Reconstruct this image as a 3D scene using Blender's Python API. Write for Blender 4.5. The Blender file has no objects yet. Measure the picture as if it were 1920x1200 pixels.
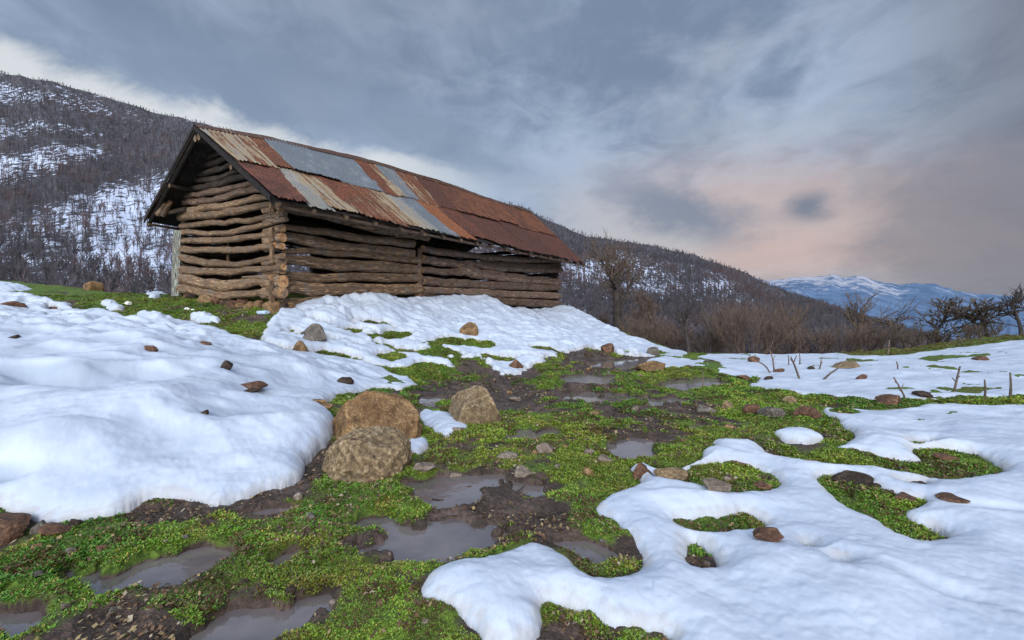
import bpy, math, random
import numpy as np
random.seed(7)
R = math.radians
C = bpy.context.scene.collection
F, CX, HY, CH = 900.0, 960.0, 575.0, 1.1      # focal length in px of a 1920 frame, horizon row, eye height

# ------------------------------------------------------------------ noise
def _h(ix, iy, iz, s):
    n = (ix.astype(np.int64)*374761393 + iy.astype(np.int64)*668265263 + iz.astype(np.int64)*2147483647 + s*1274126177) & 0xffffffff
    n = ((n ^ (n >> 13))*1274126177) & 0xffffffff
    n = (n ^ (n >> 16)) & 0xffffff
    return n/float(0xffffff)*2-1
def vn(x, y, z=None, s=0):
    x = np.asarray(x, float); y = np.asarray(y, float)
    z = np.zeros_like(x) if z is None else np.asarray(z, float)
    ix, iy, iz = np.floor(x), np.floor(y), np.floor(z)
    fx, fy, fz = x-ix, y-iy, z-iz
    fx = fx*fx*fx*(fx*(fx*6-15)+10); fy = fy*fy*fy*(fy*(fy*6-15)+10); fz = fz*fz*(3-2*fz)
    def L(dz):
        a = _h(ix, iy, iz+dz, s); b = _h(ix+1, iy, iz+dz, s)
        c = _h(ix, iy+1, iz+dz, s); d = _h(ix+1, iy+1, iz+dz, s)
        return (a*(1-fx)+b*fx)*(1-fy) + (c*(1-fx)+d*fx)*fy
    if not np.any(z): return L(0)
    return L(0)*(1-fz)+L(1)*fz
def fbm(x, y, z=None, o=4, s=0):
    t = 0; a = 1; f = 1; n = 0
    for k in range(o):
        t = t + a*vn(x*f+k*7.3, y*f-k*3.1, None if z is None else z*f+k*5.7, s+k); n += a; a *= .5; f *= 2.03
    return t/n
def sst(a, b, x):
    t = np.clip((x-a)/(b-a), 0, 1); return t*t*(3-2*t)

# ------------------------------------------------------------------ mesh helpers
def mesh_np(name, V, faces, mats=(), attrs=None, uv=None, smooth=True, mi=None, colors=None):
    me = bpy.data.meshes.new(name)
    V = np.asarray(V, np.float32)
    if isinstance(faces, np.ndarray): groups = [faces]
    else: groups = [np.asarray(f, np.int32) for f in faces if len(f)]
    nl = sum(g.size for g in groups); nf = sum(len(g) for g in groups)
    me.vertices.add(len(V)); me.vertices.foreach_set('co', V.ravel())
    me.loops.add(nl); idx = np.concatenate([g.ravel() for g in groups]).astype(np.int32)
    me.loops.foreach_set('vertex_index', idx)
    cnt = np.concatenate([np.full(len(g), g.shape[1]) for g in groups]).astype(np.int32)
    st = np.concatenate([[0], np.cumsum(cnt)[:-1]]).astype(np.int32)
    me.polygons.add(nf); me.polygons.foreach_set('loop_start', st)
    me.polygons.foreach_set('loop_total', cnt)
    me.polygons.foreach_set('use_smooth', np.full(nf, smooth))
    for m in mats: me.materials.append(m)
    if mi is not None: me.polygons.foreach_set('material_index', np.asarray(mi, np.int32))
    me.update(calc_edges=True)
    if attrs:
        for k, a in attrs.items():
            at = me.attributes.new(k, 'FLOAT', 'POINT'); at.data.foreach_set('value', np.asarray(a, np.float32))
    if colors is not None:
        at = me.attributes.new('col', 'FLOAT_COLOR', 'POINT')
        at.data.foreach_set('color', np.asarray(colors, np.float32).ravel())
    if uv is not None:
        l = me.uv_layers.new(name='UVMap'); l.data.foreach_set('uv', np.asarray(uv, np.float32)[idx].ravel())
    return me
def link(name, me, parent=None):
    o = bpy.data.objects.new(name, me); C.objects.link(o)
    if parent is not None: o.parent = parent
    return o
def tag(o, label=None, cat=None, group=None, kind=None):
    for k, v in (('label', label), ('category', cat), ('group', group), ('kind', kind)):
        if v: o[k] = v
    return o
def empty(name, loc, label, cat, group=None):
    o = bpy.data.objects.new(name, None); C.objects.link(o); o.location = loc; o.empty_display_size = .2
    return tag(o, label, cat, group)

class MB:
    """collects tubes and boxes, builds ONE mesh"""
    def __init__(s): s.V = []; s.Q = []; s.T = []; s.UV = []; s.n = 0; s.qm = []; s.tm = []
    def tube(s, P, rad, sides=8, noise=0., seed=0, cap=True, lump=0.):
        P = np.asarray(P, float); n = len(P); rad = np.broadcast_to(np.asarray(rad, float), (n,)).copy()
        T = np.gradient(P, axis=0); T /= np.linalg.norm(T, axis=1)[:, None]+1e-9
        ref = np.array([0, 0, 1.]) if abs(T[0][2]) < .9 else np.array([1., 0, 0])
        N = np.cross(T, ref); N /= np.linalg.norm(N, axis=1)[:, None]+1e-9
        B = np.cross(T, N)
        a = np.arange(sides)/sides*2*math.pi
        L = np.concatenate([[0], np.cumsum(np.linalg.norm(np.diff(P, axis=0), axis=1))])
        ca, sa = np.cos(a), np.sin(a)
        rr = rad[:, None]*np.ones((1, sides))
        if noise:
            rr = rr*(1+noise*fbm(ca[None]*1.3+L[:, None]*1.2+seed*3.1, sa[None]*1.3+seed*1.7, L[:, None]*2.0+.5, o=3, s=seed))
        V = P[:, None]+rr[:, :, None]*(ca[None, :, None]*N[:, None]+sa[None, :, None]*B[:, None])
        b = s.n
        s.V.append(V.reshape(-1, 3))
        uu = np.stack(np.broadcast_arrays(a[None]/(2*math.pi)+seed*.37, L[:, None]+seed*1.9), -1).reshape(-1, 2)
        s.UV.append(uu)
        i = np.arange(n-1)[:, None]*sides; j = np.arange(sides)[None]; k = (j+1) % sides
        q = np.stack([i+j, i+k, i+sides+k, i+sides+j], -1).reshape(-1, 4)+b
        s.Q.append(q); s.qm.append(np.zeros(len(q), int)); s.n += n*sides
        if cap:
            for end in (0, n-1):
                ring = V[end]; s.V.append(np.vstack([ring, P[end][None]+(T[end]*(-.02 if end == 0 else .02)*0)[None]]))
                s.UV.append(np.stack([np.append(ca, 0), np.append(sa, 0)], -1)*.5+seed)
                jj = np.arange(sides); kk = (jj+1) % sides
                t = np.stack([jj, kk, np.full(sides, sides)], -1)
                if end: t = t[:, ::-1]
                else: t = t
                s.T.append((t[:, ::-1])+s.n); s.tm.append(np.ones(sides, int)); s.n += sides+1
    def box(s, c, ax, ay, az, mat=0, seed=0.):
        """centre c with half axes ax, ay, az (vectors)"""
        c, ax, ay, az = [np.asarray(v, float) for v in (c, ax, ay, az)]
        V = [c+i*ax+j*ay+k*az for k in (-1, 1) for j in (-1, 1) for i in (-1, 1)]
        f = np.array([[0, 2, 3, 1], [4, 5, 7, 6], [0, 1, 5, 4], [2, 6, 7, 3], [0, 4, 6, 2], [1, 3, 7, 5]])
        lens = [np.linalg.norm(v)*2 for v in (ax, ay, az)]
        for face in f:
            vs = np.array([V[i] for i in face]); s.V.append(vs)
            e1 = np.linalg.norm(vs[1]-vs[0]); e2 = np.linalg.norm(vs[3]-vs[0])
            uv = np.array([[0, 0], [e1, 0], [e1, e2], [0, e2]])
            if e1 > e2: uv = uv[:, ::-1]
            s.UV.append(uv+seed); s.Q.append(np.arange(4)[None]+s.n); s.qm.append(np.array([mat])); s.n += 4
    def build(s, name, mats, parent=None, smooth=True):
        q = np.concatenate(s.Q); fs = [q]; mi = np.concatenate(s.qm)
        if s.T: fs.append(np.concatenate(s.T)); mi = np.concatenate([mi]+s.tm)
        V = np.concatenate(s.V)
        if not isinstance(mats, (list, tuple)): mats = [mats]
        mi = np.minimum(mi, len(mats)-1)
        o = link(name, mesh_np(name, V, fs, mats, uv=np.concatenate(s.UV), smooth=smooth, mi=mi), parent)
        return o

# ------------------------------------------------------------------ node helper
class NT:
    def __init__(s, tree): s.t = tree; s.n = tree.nodes; s.l = tree.links
    def new(s, ty, **kw):
        n = s.n.new(ty)
        for k, v in kw.items(): setattr(n, k, v)
        return n
    def set(s, sock, v):
        if isinstance(v, bpy.types.NodeSocket): s.l.new(v, sock)
        else: sock.default_value = v
    def math(s, op, a, b=None, c=None, clamp=False):
        n = s.new('ShaderNodeMath', operation=op, use_clamp=clamp); s.set(n.inputs[0], a)
        if b is not None: s.set(n.inputs[1], b)
        if c is not None: s.set(n.inputs[2], c)
        return n.outputs[0]
    def mr(s, v, a, b, c=0., d=1., smooth=True):
        n = s.new('ShaderNodeMapRange', interpolation_type='SMOOTHSTEP' if smooth else 'LINEAR')
        for i, x in enumerate((v, a, b, c, d)): s.set(n.inputs[i], x)
        return n.outputs[0]
    def noise(s, vec, scale, detail=4, rough=.55, dist=0., dim='3D'):
        n = s.new('ShaderNodeTexNoise', noise_dimensions=dim)
        if vec is not None: s.set(n.inputs['Vector'], vec)
        n.inputs['Scale'].default_value = scale; n.inputs['Detail'].default_value = detail
        n.inputs['Roughness'].default_value = rough; n.inputs['Distortion'].default_value = dist
        return n.outputs['Fac']
    def mapping(s, vec, scale=(1, 1, 1), loc=(0, 0, 0), rot=(0, 0, 0)):
        n = s.new('ShaderNodeMapping'); s.set(n.inputs['Vector'], vec)
        n.inputs['Scale'].default_value = scale; n.inputs['Location'].default_value = loc; n.inputs['Rotation'].default_value = rot
        return n.outputs[0]
    def mix(s, f, a, b, mode='MIX'):
        n = s.new('ShaderNodeMix', data_type='RGBA', blend_type=mode, clamp_factor=True)
        s.set(n.inputs[0], f)
        for i, x in ((6, a), (7, b)):
            if isinstance(x, tuple) and len(x) == 3: x = x+(1,)
            s.set(n.inputs[i], x)
        return n.outputs[2]
    def attr(s, name): return s.new('ShaderNodeAttribute', attribute_name=name)
    def bump(s, h, strength=.5, dist=.02, normal=None):
        n = s.new('ShaderNodeBump'); n.inputs['Strength'].default_value = strength; n.inputs['Distance'].default_value = dist
        s.set(n.inputs['Height'], h)
        if normal is not None: s.set(n.inputs['Normal'], normal)
        return n.outputs[0]
def material(name):
    m = bpy.data.materials.new(name); m.use_nodes = True
    t = NT(m.node_tree); b = t.n['Principled BSDF']
    b.inputs['Specular IOR Level'].default_value = .3
    return m, t, b

# ------------------------------------------------------------------ materials
def wood_mat(name, c1, c2, c3, dark=1.0):
    m, t, b = material(name)
    uv = t.new('ShaderNodeUVMap').outputs[0]
    pos = t.new('ShaderNodeNewGeometry').outputs['Position']
    g = t.noise(t.mapping(uv, (7, 1.1, 1)), 3.0, 6, .7, .9)
    g2 = t.noise(t.mapping(uv, (26, 1.2, 1)), 4.0, 4, .6, .3)
    big = t.noise(pos, 1.6, 4, .6)
    col = t.mix(t.mr(g, .3, .7), c1, c2)
    col = t.mix(t.mr(big, .42, .7), col, c3)
    crack = t.mr(g2, .40, .54)
    col = t.mix(crack, tuple(x*.22 for x in c1), col)
    knots = t.mr(t.noise(t.mapping(uv, (3, 2.2, 1)), 2.6, 2, .5), .27, .36)
    col = t.mix(knots, tuple(x*.25 for x in c1), col)
    rnd = t.new('ShaderNodeObjectInfo').outputs['Random']
    col = t.mix(t.math('MULTIPLY', t.mr(t.noise(pos, 4.5, 5, .65), .5, .66), .6), col, tuple(sum(c2)/3*x for x in (.62, .58, .52)))
    k_ = t.math('MULTIPLY_ADD', rnd, .55, .78); sc_ = t.new('ShaderNodeVectorMath', operation='SCALE'); t.set(sc_.inputs[0], col); t.set(sc_.inputs['Scale'], k_); col = sc_.outputs[0]
    t.set(b.inputs['Base Color'], col); b.inputs['Roughness'].default_value = .85
    h = t.math('ADD', t.math('MULTIPLY', g, .6), t.math('MULTIPLY', crack, .6))
    t.set(b.inputs['Normal'], t.bump(h, 1.0, .05))
    return m
M = {}
M['log'] = wood_mat('weathered_log', (.41, .235, .125), (.74, .50, .30), (.42, .27, .17))
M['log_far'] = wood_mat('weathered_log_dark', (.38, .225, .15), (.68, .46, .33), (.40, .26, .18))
M['log_dark'] = wood_mat('dark_shaded_log', (.10, .07, .05), (.17, .12, .09), (.08, .055, .04))  # dark tone; on the top gable logs it paints the overhang's shade
M['board'] = wood_mat('grey_board', (.34, .35, .30), (.5, .5, .44), (.28, .3, .25))
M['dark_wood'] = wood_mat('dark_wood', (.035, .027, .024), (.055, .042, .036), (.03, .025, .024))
def endgrain():
    m, t, b = material('end_grain')
    uv = t.new('ShaderNodeUVMap').outputs[0]; pos = t.new('ShaderNodeNewGeometry').outputs['Position']
    n = t.noise(pos, 22, 4, .6); n2 = t.noise(pos, 3, 3)
    col = t.mix(t.mr(n, .35, .65), (.24, .12, .055), (.52, .30, .145))
    col = t.mix(t.mr(n2, .45, .6), col, (.16, .11, .075))
    t.set(b.inputs['Base Color'], col); b.inputs['Roughness'].default_value = .8
    t.set(b.inputs['Normal'], t.bump(n, .6, .01)); return m
M['end'] = endgrain()

def rock_mat(name, c1, c2, cdark, lichen=None, streak=False):
    m, t, b = material(name)
    tc = t.new('ShaderNodeTexCoord').outputs['Object']; info = t.new('ShaderNodeObjectInfo')
    off = t.new('ShaderNodeVectorMath', operation='ADD'); t.set(off.inputs[0], tc)
    comb = t.new('ShaderNodeCombineXYZ'); t.set(comb.inputs[0], t.math('MULTIPLY', info.outputs['Random'], 40.)); t.set(off.inputs[1], comb.outputs[0])
    v = off.outputs[0]
    a = t.noise(v, 5, 7, .68, .4); d = t.noise(t.mapping(v, (1.3, 1.3, .6), rot=(0, .35, .3)), 9, 7, .72, .5); e = t.noise(v, 55, 3, .6)
    col = t.mix(t.mr(a, .35, .65), c1, c2)
    cr = t.mr(d, .38, .52)
    col = t.mix(cr, cdark, col)
    col = t.mix(t.mr(e, .35, .7), tuple(x*.6 for x in c1), col)
    if lichen:
        l = t.mr(t.noise(v, 9, 5, .7), .56, .66); col = t.mix(t.math('MULTIPLY', l, .7), col, lichen)
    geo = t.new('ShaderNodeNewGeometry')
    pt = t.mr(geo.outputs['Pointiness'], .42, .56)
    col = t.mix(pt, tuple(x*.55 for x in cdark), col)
    t.set(b.inputs['Base Color'], col); b.inputs['Roughness'].default_value = .8
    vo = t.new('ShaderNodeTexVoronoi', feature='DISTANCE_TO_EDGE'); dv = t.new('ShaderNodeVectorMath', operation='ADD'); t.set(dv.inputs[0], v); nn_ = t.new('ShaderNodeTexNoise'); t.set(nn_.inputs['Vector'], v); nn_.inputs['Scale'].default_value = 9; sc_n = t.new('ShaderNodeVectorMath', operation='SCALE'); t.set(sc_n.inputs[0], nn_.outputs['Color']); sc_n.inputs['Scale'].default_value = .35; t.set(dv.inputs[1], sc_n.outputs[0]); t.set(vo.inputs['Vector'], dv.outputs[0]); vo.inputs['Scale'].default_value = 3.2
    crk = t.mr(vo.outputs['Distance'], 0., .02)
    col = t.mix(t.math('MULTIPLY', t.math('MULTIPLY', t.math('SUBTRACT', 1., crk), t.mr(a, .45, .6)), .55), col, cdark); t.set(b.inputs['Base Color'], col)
    h = t.math('ADD', t.math('ADD', t.math('MULTIPLY', d, .8), t.math('MULTIPLY', crk, .08)), t.math('MULTIPLY', e, .25))
    t.set(b.inputs['Normal'], t.bump(h, 1., .05)); return m
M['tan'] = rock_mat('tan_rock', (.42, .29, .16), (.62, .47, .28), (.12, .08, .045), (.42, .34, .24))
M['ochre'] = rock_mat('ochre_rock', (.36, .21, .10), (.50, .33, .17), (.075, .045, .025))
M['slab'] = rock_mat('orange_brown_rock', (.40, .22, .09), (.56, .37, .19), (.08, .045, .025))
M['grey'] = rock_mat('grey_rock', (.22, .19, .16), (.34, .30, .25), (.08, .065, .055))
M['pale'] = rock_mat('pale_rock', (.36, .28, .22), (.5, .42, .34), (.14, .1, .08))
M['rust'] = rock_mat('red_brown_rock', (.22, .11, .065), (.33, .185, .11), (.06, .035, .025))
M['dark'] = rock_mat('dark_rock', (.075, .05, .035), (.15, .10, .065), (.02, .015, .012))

def ground_mat():
    m, t, b = material('wet_mud_and_turf')
    pos = t.new('ShaderNodeNewGeometry').outputs['Position']
    g = t.attr('grass').outputs['Fac']; far = t.attr('far').outputs['Fac']
    n1 = t.noise(pos, 5, 6, .65); n2 = t.noise(pos, 38, 5, .65); n3 = t.noise(pos, 1.4, 4, .6)
    mud = t.mix(t.mr(n1, .35, .65), (.038, .024, .018), (.15, .10, .08))
    mud = t.mix(t.mr(n2, .4, .65), mud, (.05, .036, .026))
    turf = t.mix(t.mr(n2, .35, .65), (.045, .085, .01), (.14, .22, .025))
    turf = t.mix(t.mr(n3, .45, .7), turf, (.10, .09, .02))
    col = t.mix(t.mr(t.math('ADD', g, t.math('MULTIPLY', t.math('SUBTRACT', n1, .5), .6)), .35, .62), mud, turf)
    brown = t.mix(t.mr(n1, .4, .6), (.07, .05, .035), (.14, .10, .07))
    col = t.mix(far, col, brown)
    t.set(b.inputs['Base Color'], col)
    t.set(b.inputs['Roughness'], t.mr(t.math('ADD', g, t.math('MULTIPLY', n2, .8)), .2, .7, .34, .85))
    b.inputs['Specular IOR Level'].default_value = .4
    h = t.math('ADD', t.math('MULTIPLY', n1, .8), t.math('MULTIPLY', n2, .4))
    t.set(b.inputs['Normal'], t.bump(h, 1., .06)); return m
M['ground'] = ground_mat()

def snow_mat():
    m, t, b = material('melting_snow')
    pos = t.new('ShaderNodeNewGeometry').outputs['Position']
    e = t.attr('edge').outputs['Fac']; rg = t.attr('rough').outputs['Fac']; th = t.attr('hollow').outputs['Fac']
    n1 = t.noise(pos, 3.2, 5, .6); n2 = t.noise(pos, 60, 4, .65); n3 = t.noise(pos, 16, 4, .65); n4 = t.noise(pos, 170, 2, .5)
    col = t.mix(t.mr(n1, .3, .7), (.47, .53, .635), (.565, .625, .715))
    col = t.mix(t.math('MULTIPLY', th, .6), col, (.30, .355, .43))  # dents tinted darker: shade put into the snow colour
    dirt = t.math('MULTIPLY', t.mr(t.math('ADD', e, t.math('MULTIPLY', t.math('SUBTRACT', n3, .5), 1.3)), .66, 1.1), .5)
    col = t.mix(dirt, col, (.42, .38, .34))
    speck = t.mr(n2, .70, .76); spk = t.math('MULTIPLY', speck, t.mr(n3, .5, .62))
    col = t.mix(t.math('MULTIPLY', spk, .7), col, (.2, .14, .1))
    t.set(b.inputs['Base Color'], col); b.inputs['Roughness'].default_value = .55
    b.inputs['Specular IOR Level'].default_value = .25
    b.inputs['Subsurface Weight'].default_value = 0
    h = t.math('ADD', t.math('MULTIPLY', n4, .03), t.math('ADD', t.math('MULTIPLY', n2, .05), t.math('MULTIPLY', n3, t.math('MULTIPLY_ADD', rg, 1.4, .05))))
    t.set(b.inputs['Normal'], t.bump(h, .55, .03)); return m
M['snow'] = snow_mat()

def water_mat():
    m, t, b = material('muddy_water')
    pos = t.new('ShaderNodeNewGeometry').outputs['Position']
    n = t.noise(pos, 2.4, 4, .6)
    t.set(b.inputs['Base Color'], t.mix(t.mr(n, .35, .65), (.12, .10, .098), (.19, .16, .155)))
    b.inputs['Roughness'].default_value = .06; b.inputs['IOR'].default_value = 1.85
    b.inputs['Specular IOR Level'].default_value = .75
    t.set(b.inputs['Normal'], t.bump(t.noise(pos, 14, 2, .5), .12, .01)); return m
M['water'] = water_mat()

def leaf_mat():
    m, t, b = material('turf_leaves')
    a = t.attr('col'); t.set(b.inputs['Base Color'], a.outputs['Color']); b.inputs['Roughness'].default_value = .45
    b.inputs['Specular IOR Level'].default_value = .35
    return m
M['leaf'] = leaf_mat()
def bark_mat(name, c1, c2):
    m, t, b = material(name)
    pos = t.new('ShaderNodeNewGeometry').outputs['Position']
    n = t.noise(pos, 6, 4, .6)
    t.set(b.inputs['Base Color'], t.mix(t.mr(n, .35, .65), c1, c2)); b.inputs['Roughness'].default_value = .9
    return m
M['bark'] = bark_mat('grey_brown_bark', (.075, .058, .045), (.14, .105, .08))
M['twig'] = bark_mat('brown_twigs', (.10, .072, .055), (.17, .12, .09))
M['twig_red'] = bark_mat('reddish_twigs', (.085, .058, .047), (.19, .135, .105))
M['bark_dark'] = bark_mat('dark_bark', (.035, .029, .027), (.07, .056, .05))

def roof_mat(seed, metal, c_a, c_b, streak=.5, lo=.44, hi=.54):
    """galvanised sheet: metal colour + rust (c_a dark, c_b light); streak = how much rust"""
    m, t, b = material('roof_sheet_%d' % seed)
    uv = t.new('ShaderNodeUVMap').outputs[0]
    o = (seed*3.7, seed*1.9, 0)
    st = t.noise(t.mapping(uv, (9, .30, 1), o), 1.7, 5, .66, .15)
    bl = t.noise(t.mapping(uv, (1.6, 1.2, 1), o), 1.6, 6, .68, .5)
    fi = t.noise(t.mapping(uv, (14, 4, 1), o), 4, 5, .7)
    f = t.math('ADD', t.math('MULTIPLY', st, .68), t.math('MULTIPLY', bl, .32))
    f = t.math('ADD', f, streak-.5)
    f = t.math('ADD', f, t.math('MULTIPLY', t.math('SUBTRACT', fi, .5), .16))
    rust = t.mix(t.mr(bl, .35, .62), c_a, c_b)
    rust = t.mix(t.mr(fi, .36, .62), rust, tuple(x*.45 for x in c_a))
    metal = tuple(x*.8 for x in metal); zinc = t.mix(t.mr(fi, .38, .62), metal, tuple(x*.6 for x in metal))
    zinc = t.mix(t.mr(bl, .5, .7), zinc, tuple(min(1, x*1.25) for x in metal))
    edge = t.mr(f, lo-.08, lo)
    col = t.mix(edge, zinc, (.34, .255, .15))
    k = t.mr(f, lo, hi)
    col = t.mix(k, col, rust)
    t.set(b.inputs['Base Color'], col)
    t.set(b.inputs['Roughness'], t.math('MULTIPLY_ADD', k, .4, .5)); t.set(b.inputs['Metallic'], t.math('MULTIPLY_ADD', k, -.25, .25))
    t.set(b.inputs['Normal'], t.bump(fi, .3, .01)); return m

def hill_mat():
    m, t, b = material('forest_floor_with_snow')
    pos = t.new('ShaderNodeNewGeometry').outputs['Position']
    s = t.attr('snow').outputs['Fac']
    n = t.noise(pos, .09, 6, .68); n2 = t.noise(t.mapping(pos, (1, .35, .6)), .30, 5, .62)
    f = t.math('ADD', s, t.math('ADD', t.math('MULTIPLY', t.math('SUBTRACT', n, .5), .9), t.math('MULTIPLY', t.math('SUBTRACT', n2, .5), 4.2)))
    br = t.mix(t.mr(n2, .35, .65), (.045, .045, .055), (.092, .085, .095))
    col = t.mix(t.mr(f, .40, .72), br, (.58, .64, .78))
    t.set(b.inputs['Base Color'], col); b.inputs['Roughness'].default_value = .9; return m
M['hill'] = hill_mat()
def peak_mat():
    m, t, b = material('distant_snow_mountain')
    pos = t.new('ShaderNodeNewGeometry').outputs['Position']
    s = t.attr('high').outputs['Fac']
    n = t.noise(pos, .0022, 7, .65, .5); n2 = t.noise(pos, .009, 5, .65)
    base = t.mix(t.mr(n, .4, .62), (.07, .125, .22), (.11, .18, .30))  # blue tint is distance haze put into the base colour
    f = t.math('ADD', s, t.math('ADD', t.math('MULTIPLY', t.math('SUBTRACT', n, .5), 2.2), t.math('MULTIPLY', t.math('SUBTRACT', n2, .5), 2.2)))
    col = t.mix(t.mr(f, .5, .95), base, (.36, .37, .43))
    t.set(b.inputs['Base Color'], col); b.inputs['Roughness'].default_value = 1; return m
M['peak'] = peak_mat()

# ------------------------------------------------------------------ terrain
def pt(px, py, Y): return np.array([(px-CX)/F*Y, Y, CH-(py-HY)/F*Y])
ctrl = []
for px, py, Y in [
    (100, 1200, 1.6), (960, 1200, 1.58), (1900, 1200, 1.6), (-900, 1200, 1.6), (2700, 1200, 1.6), (960, 2100, .65),
    (0, 1000, 2.35), (500, 980, 2.5), (960, 1000, 2.33), (1400, 1000, 2.35), (1900, 1000, 2.35),
    (690, 905, 3.0), (1100, 880, 3.2), (1500, 880, 3.2), (1900, 880, 3.1),
    (100, 870, 2.9), (400, 860, 3.1), (890, 795, 4.4), (1200, 790, 4.6), (1500, 785, 4.7), (1900, 775, 4.8),
    (100, 740, 4.3), (400, 740, 4.8), (600, 740, 5.4), (-300, 740, 4.2),
    (50, 640, 6.6), (250, 650, 6.4), (450, 660, 6.6), (620, 690, 6.9), (760, 705, 7.2),
    (960, 700, 7.9), (1200, 700, 7.9), (1450, 712, 7.4), (1700, 705, 7.2), (1900, 690, 7.2),
    (0, 566, 10.5), (150, 578, 10.0), (300, 592, 9.3), (420, 610, 8.5), (520, 604, 8.6), (600, 640, 8.1), (700, 645, 8.6),
    (0, 527, 15.0), (100, 535, 14.5), (200, 549, 13.8), (290, 556, 13.2), (-400, 500, 14.5), (-300, 560, 10),
    (345, 558, 12.1), (430, 570, 10.6), (515, 580, 9.0), (600, 574, 10.0), (760, 573, 11.9), (900, 572, 14.4), (1045, 580, 19.3),
    (400, 560, 16.5), (700, 562, 20),
    (850, 612, 11.0), (760, 600, 10.2), (980, 600, 15.0), (1100, 603, 18.0), (1180, 635, 15.6), (1250, 666, 12.8),
    (900, 650, 9.3), (1050, 660, 9.6), (1050, 625, 12.8),
    (1350, 670, 11.8), (1500, 668, 11.9), (1600, 664, 11.8), (1700, 657, 11.3), (1800, 646, 10.9), (1900, 636, 10.5), (2300, 600, 10.5),
]: ctrl.append(pt(px, py, Y))
ctrl = np.array(ctrl)
def tps_fit(P, z, lam=.02):
    n = len(P); d = np.linalg.norm(P[:, None]-P[None], axis=2)
    K = np.where(d > 0, d*d*np.log(d+1e-12), 0)+lam*np.eye(n)
    Q = np.hstack([np.ones((n, 1)), P]); A = np.block([[K, Q], [Q.T, np.zeros((3, 3))]])
    return np.linalg.solve(A, np.concatenate([z, np.zeros(3)]))
W = tps_fit(ctrl[:, :2], ctrl[:, 2])
def tps(x, y):
    x = np.asarray(x, float); y = np.asarray(y, float)
    out = W[-3]+W[-2]*x+W[-1]*y
    for i in range(len(ctrl)):
        d2 = (x-ctrl[i, 0])**2+(y-ctrl[i, 1])**2+1e-9
        out = out+W[i]*.5*d2*np.log(d2)
    return out
CRX = [-2000, 0, 200, 330, 420, 520, 700, 900, 1040, 1100, 1200, 1300, 1400, 1600, 1750, 1900, 2600]
CRY = [14, 15, 14, 14.6, 18, 22.5, 24.5, 25, 22.5, 18.8, 15.8, 13, 12.2, 12.0, 11.2, 10.8, 10.8]
def crestY(x, y): return np.interp(CX+F*x/np.maximum(y, .3), CRX, CRY)
def base_h(x, y):
    """large-scale ground"""
    x = np.asarray(x, float); y = np.asarray(y, float)
    cy = crestY(x, y); yy = np.minimum(y, cy+1.5); k = yy/np.maximum(y, .01)
    k = np.where(y > .3, k, 1.)
    xc = np.clip(x*k, -22, 22); yc = np.clip(y*k, -3, 30)
    z = tps(xc, yc)
    z = np.clip(z, -1.5, 3)
    over = np.maximum(y-cy, 0)
    r = np.hypot(x, y)
    drop = np.where(over > 0, 26*(1-np.exp(-(over/26)**1.25)), 0)
    z = z-drop-200*sst(110, 1500, r)
    z = z+ (.05*fbm(x*.55, y*.55, o=3, s=3)+.02*fbm(x*1.9, y*1.9, o=2, s=5))
    return z
_Ys = np.concatenate([np.geomspace(.7, 40, 900)])
def hitY(px, py):
    """distance at which the sight line of (px,py) meets the ground"""
    u = (px-CX)/F; v = (py-HY)/F
    zr = CH-v*_Ys; zt = base_h(u*_Ys, _Ys)
    i = np.nonzero(zt >= zr)[0]
    if len(i) == 0:
        return float(np.interp(px, CRX, CRY))+.6
    i = max(i[0], 1)
    a = zr[i-1]-zt[i-1]; b = zt[i]-zr[i]
    return float(_Ys[i-1]+(_Ys[i]-_Ys[i-1])*a/(a+b+1e-9))
def gxy(px, py):
    Y = hitY(px, py); return ((px-CX)/F*Y, Y)
def poly_w(pts, smooth=2):
    P = np.array([gxy(*p) for p in pts])
    for _ in range(smooth):
        Q = np.roll(P, -1, axis=0)
        P = np.stack([P*.75+Q*.25, P*.25+Q*.75], 1).reshape(-1, 2)
    return P
def sdf(P, x, y):
    """signed distance, positive inside; far points get -9"""
    out = np.full(x.shape, -9.); m = 1.2
    sel = (x > P[:, 0].min()-m) & (x < P[:, 0].max()+m) & (y > P[:, 1].min()-m) & (y < P[:, 1].max()+m)
    if not sel.any(): return out
    xs, ys = x[sel], y[sel]; best = np.full(xs.shape, 1e9); ins = np.zeros(xs.shape, bool)
    Q = np.roll(P, -1, axis=0)
    for (ax, ay), (bx, by) in zip(P, Q):
        dx, dy = bx-ax, by-ay; L = dx*dx+dy*dy+1e-12
        t = np.clip(((xs-ax)*dx+(ys-ay)*dy)/L, 0, 1)
        best = np.minimum(best, (xs-ax-t*dx)**2+(ys-ay-t*dy)**2)
        if dy != 0:
            c = ((ay > ys) != (by > ys)) & (xs < dx*(ys-ay)/dy+ax); ins ^= c
    d = np.sqrt(best); out[sel] = np.where(ins, d, -d); return out

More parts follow.
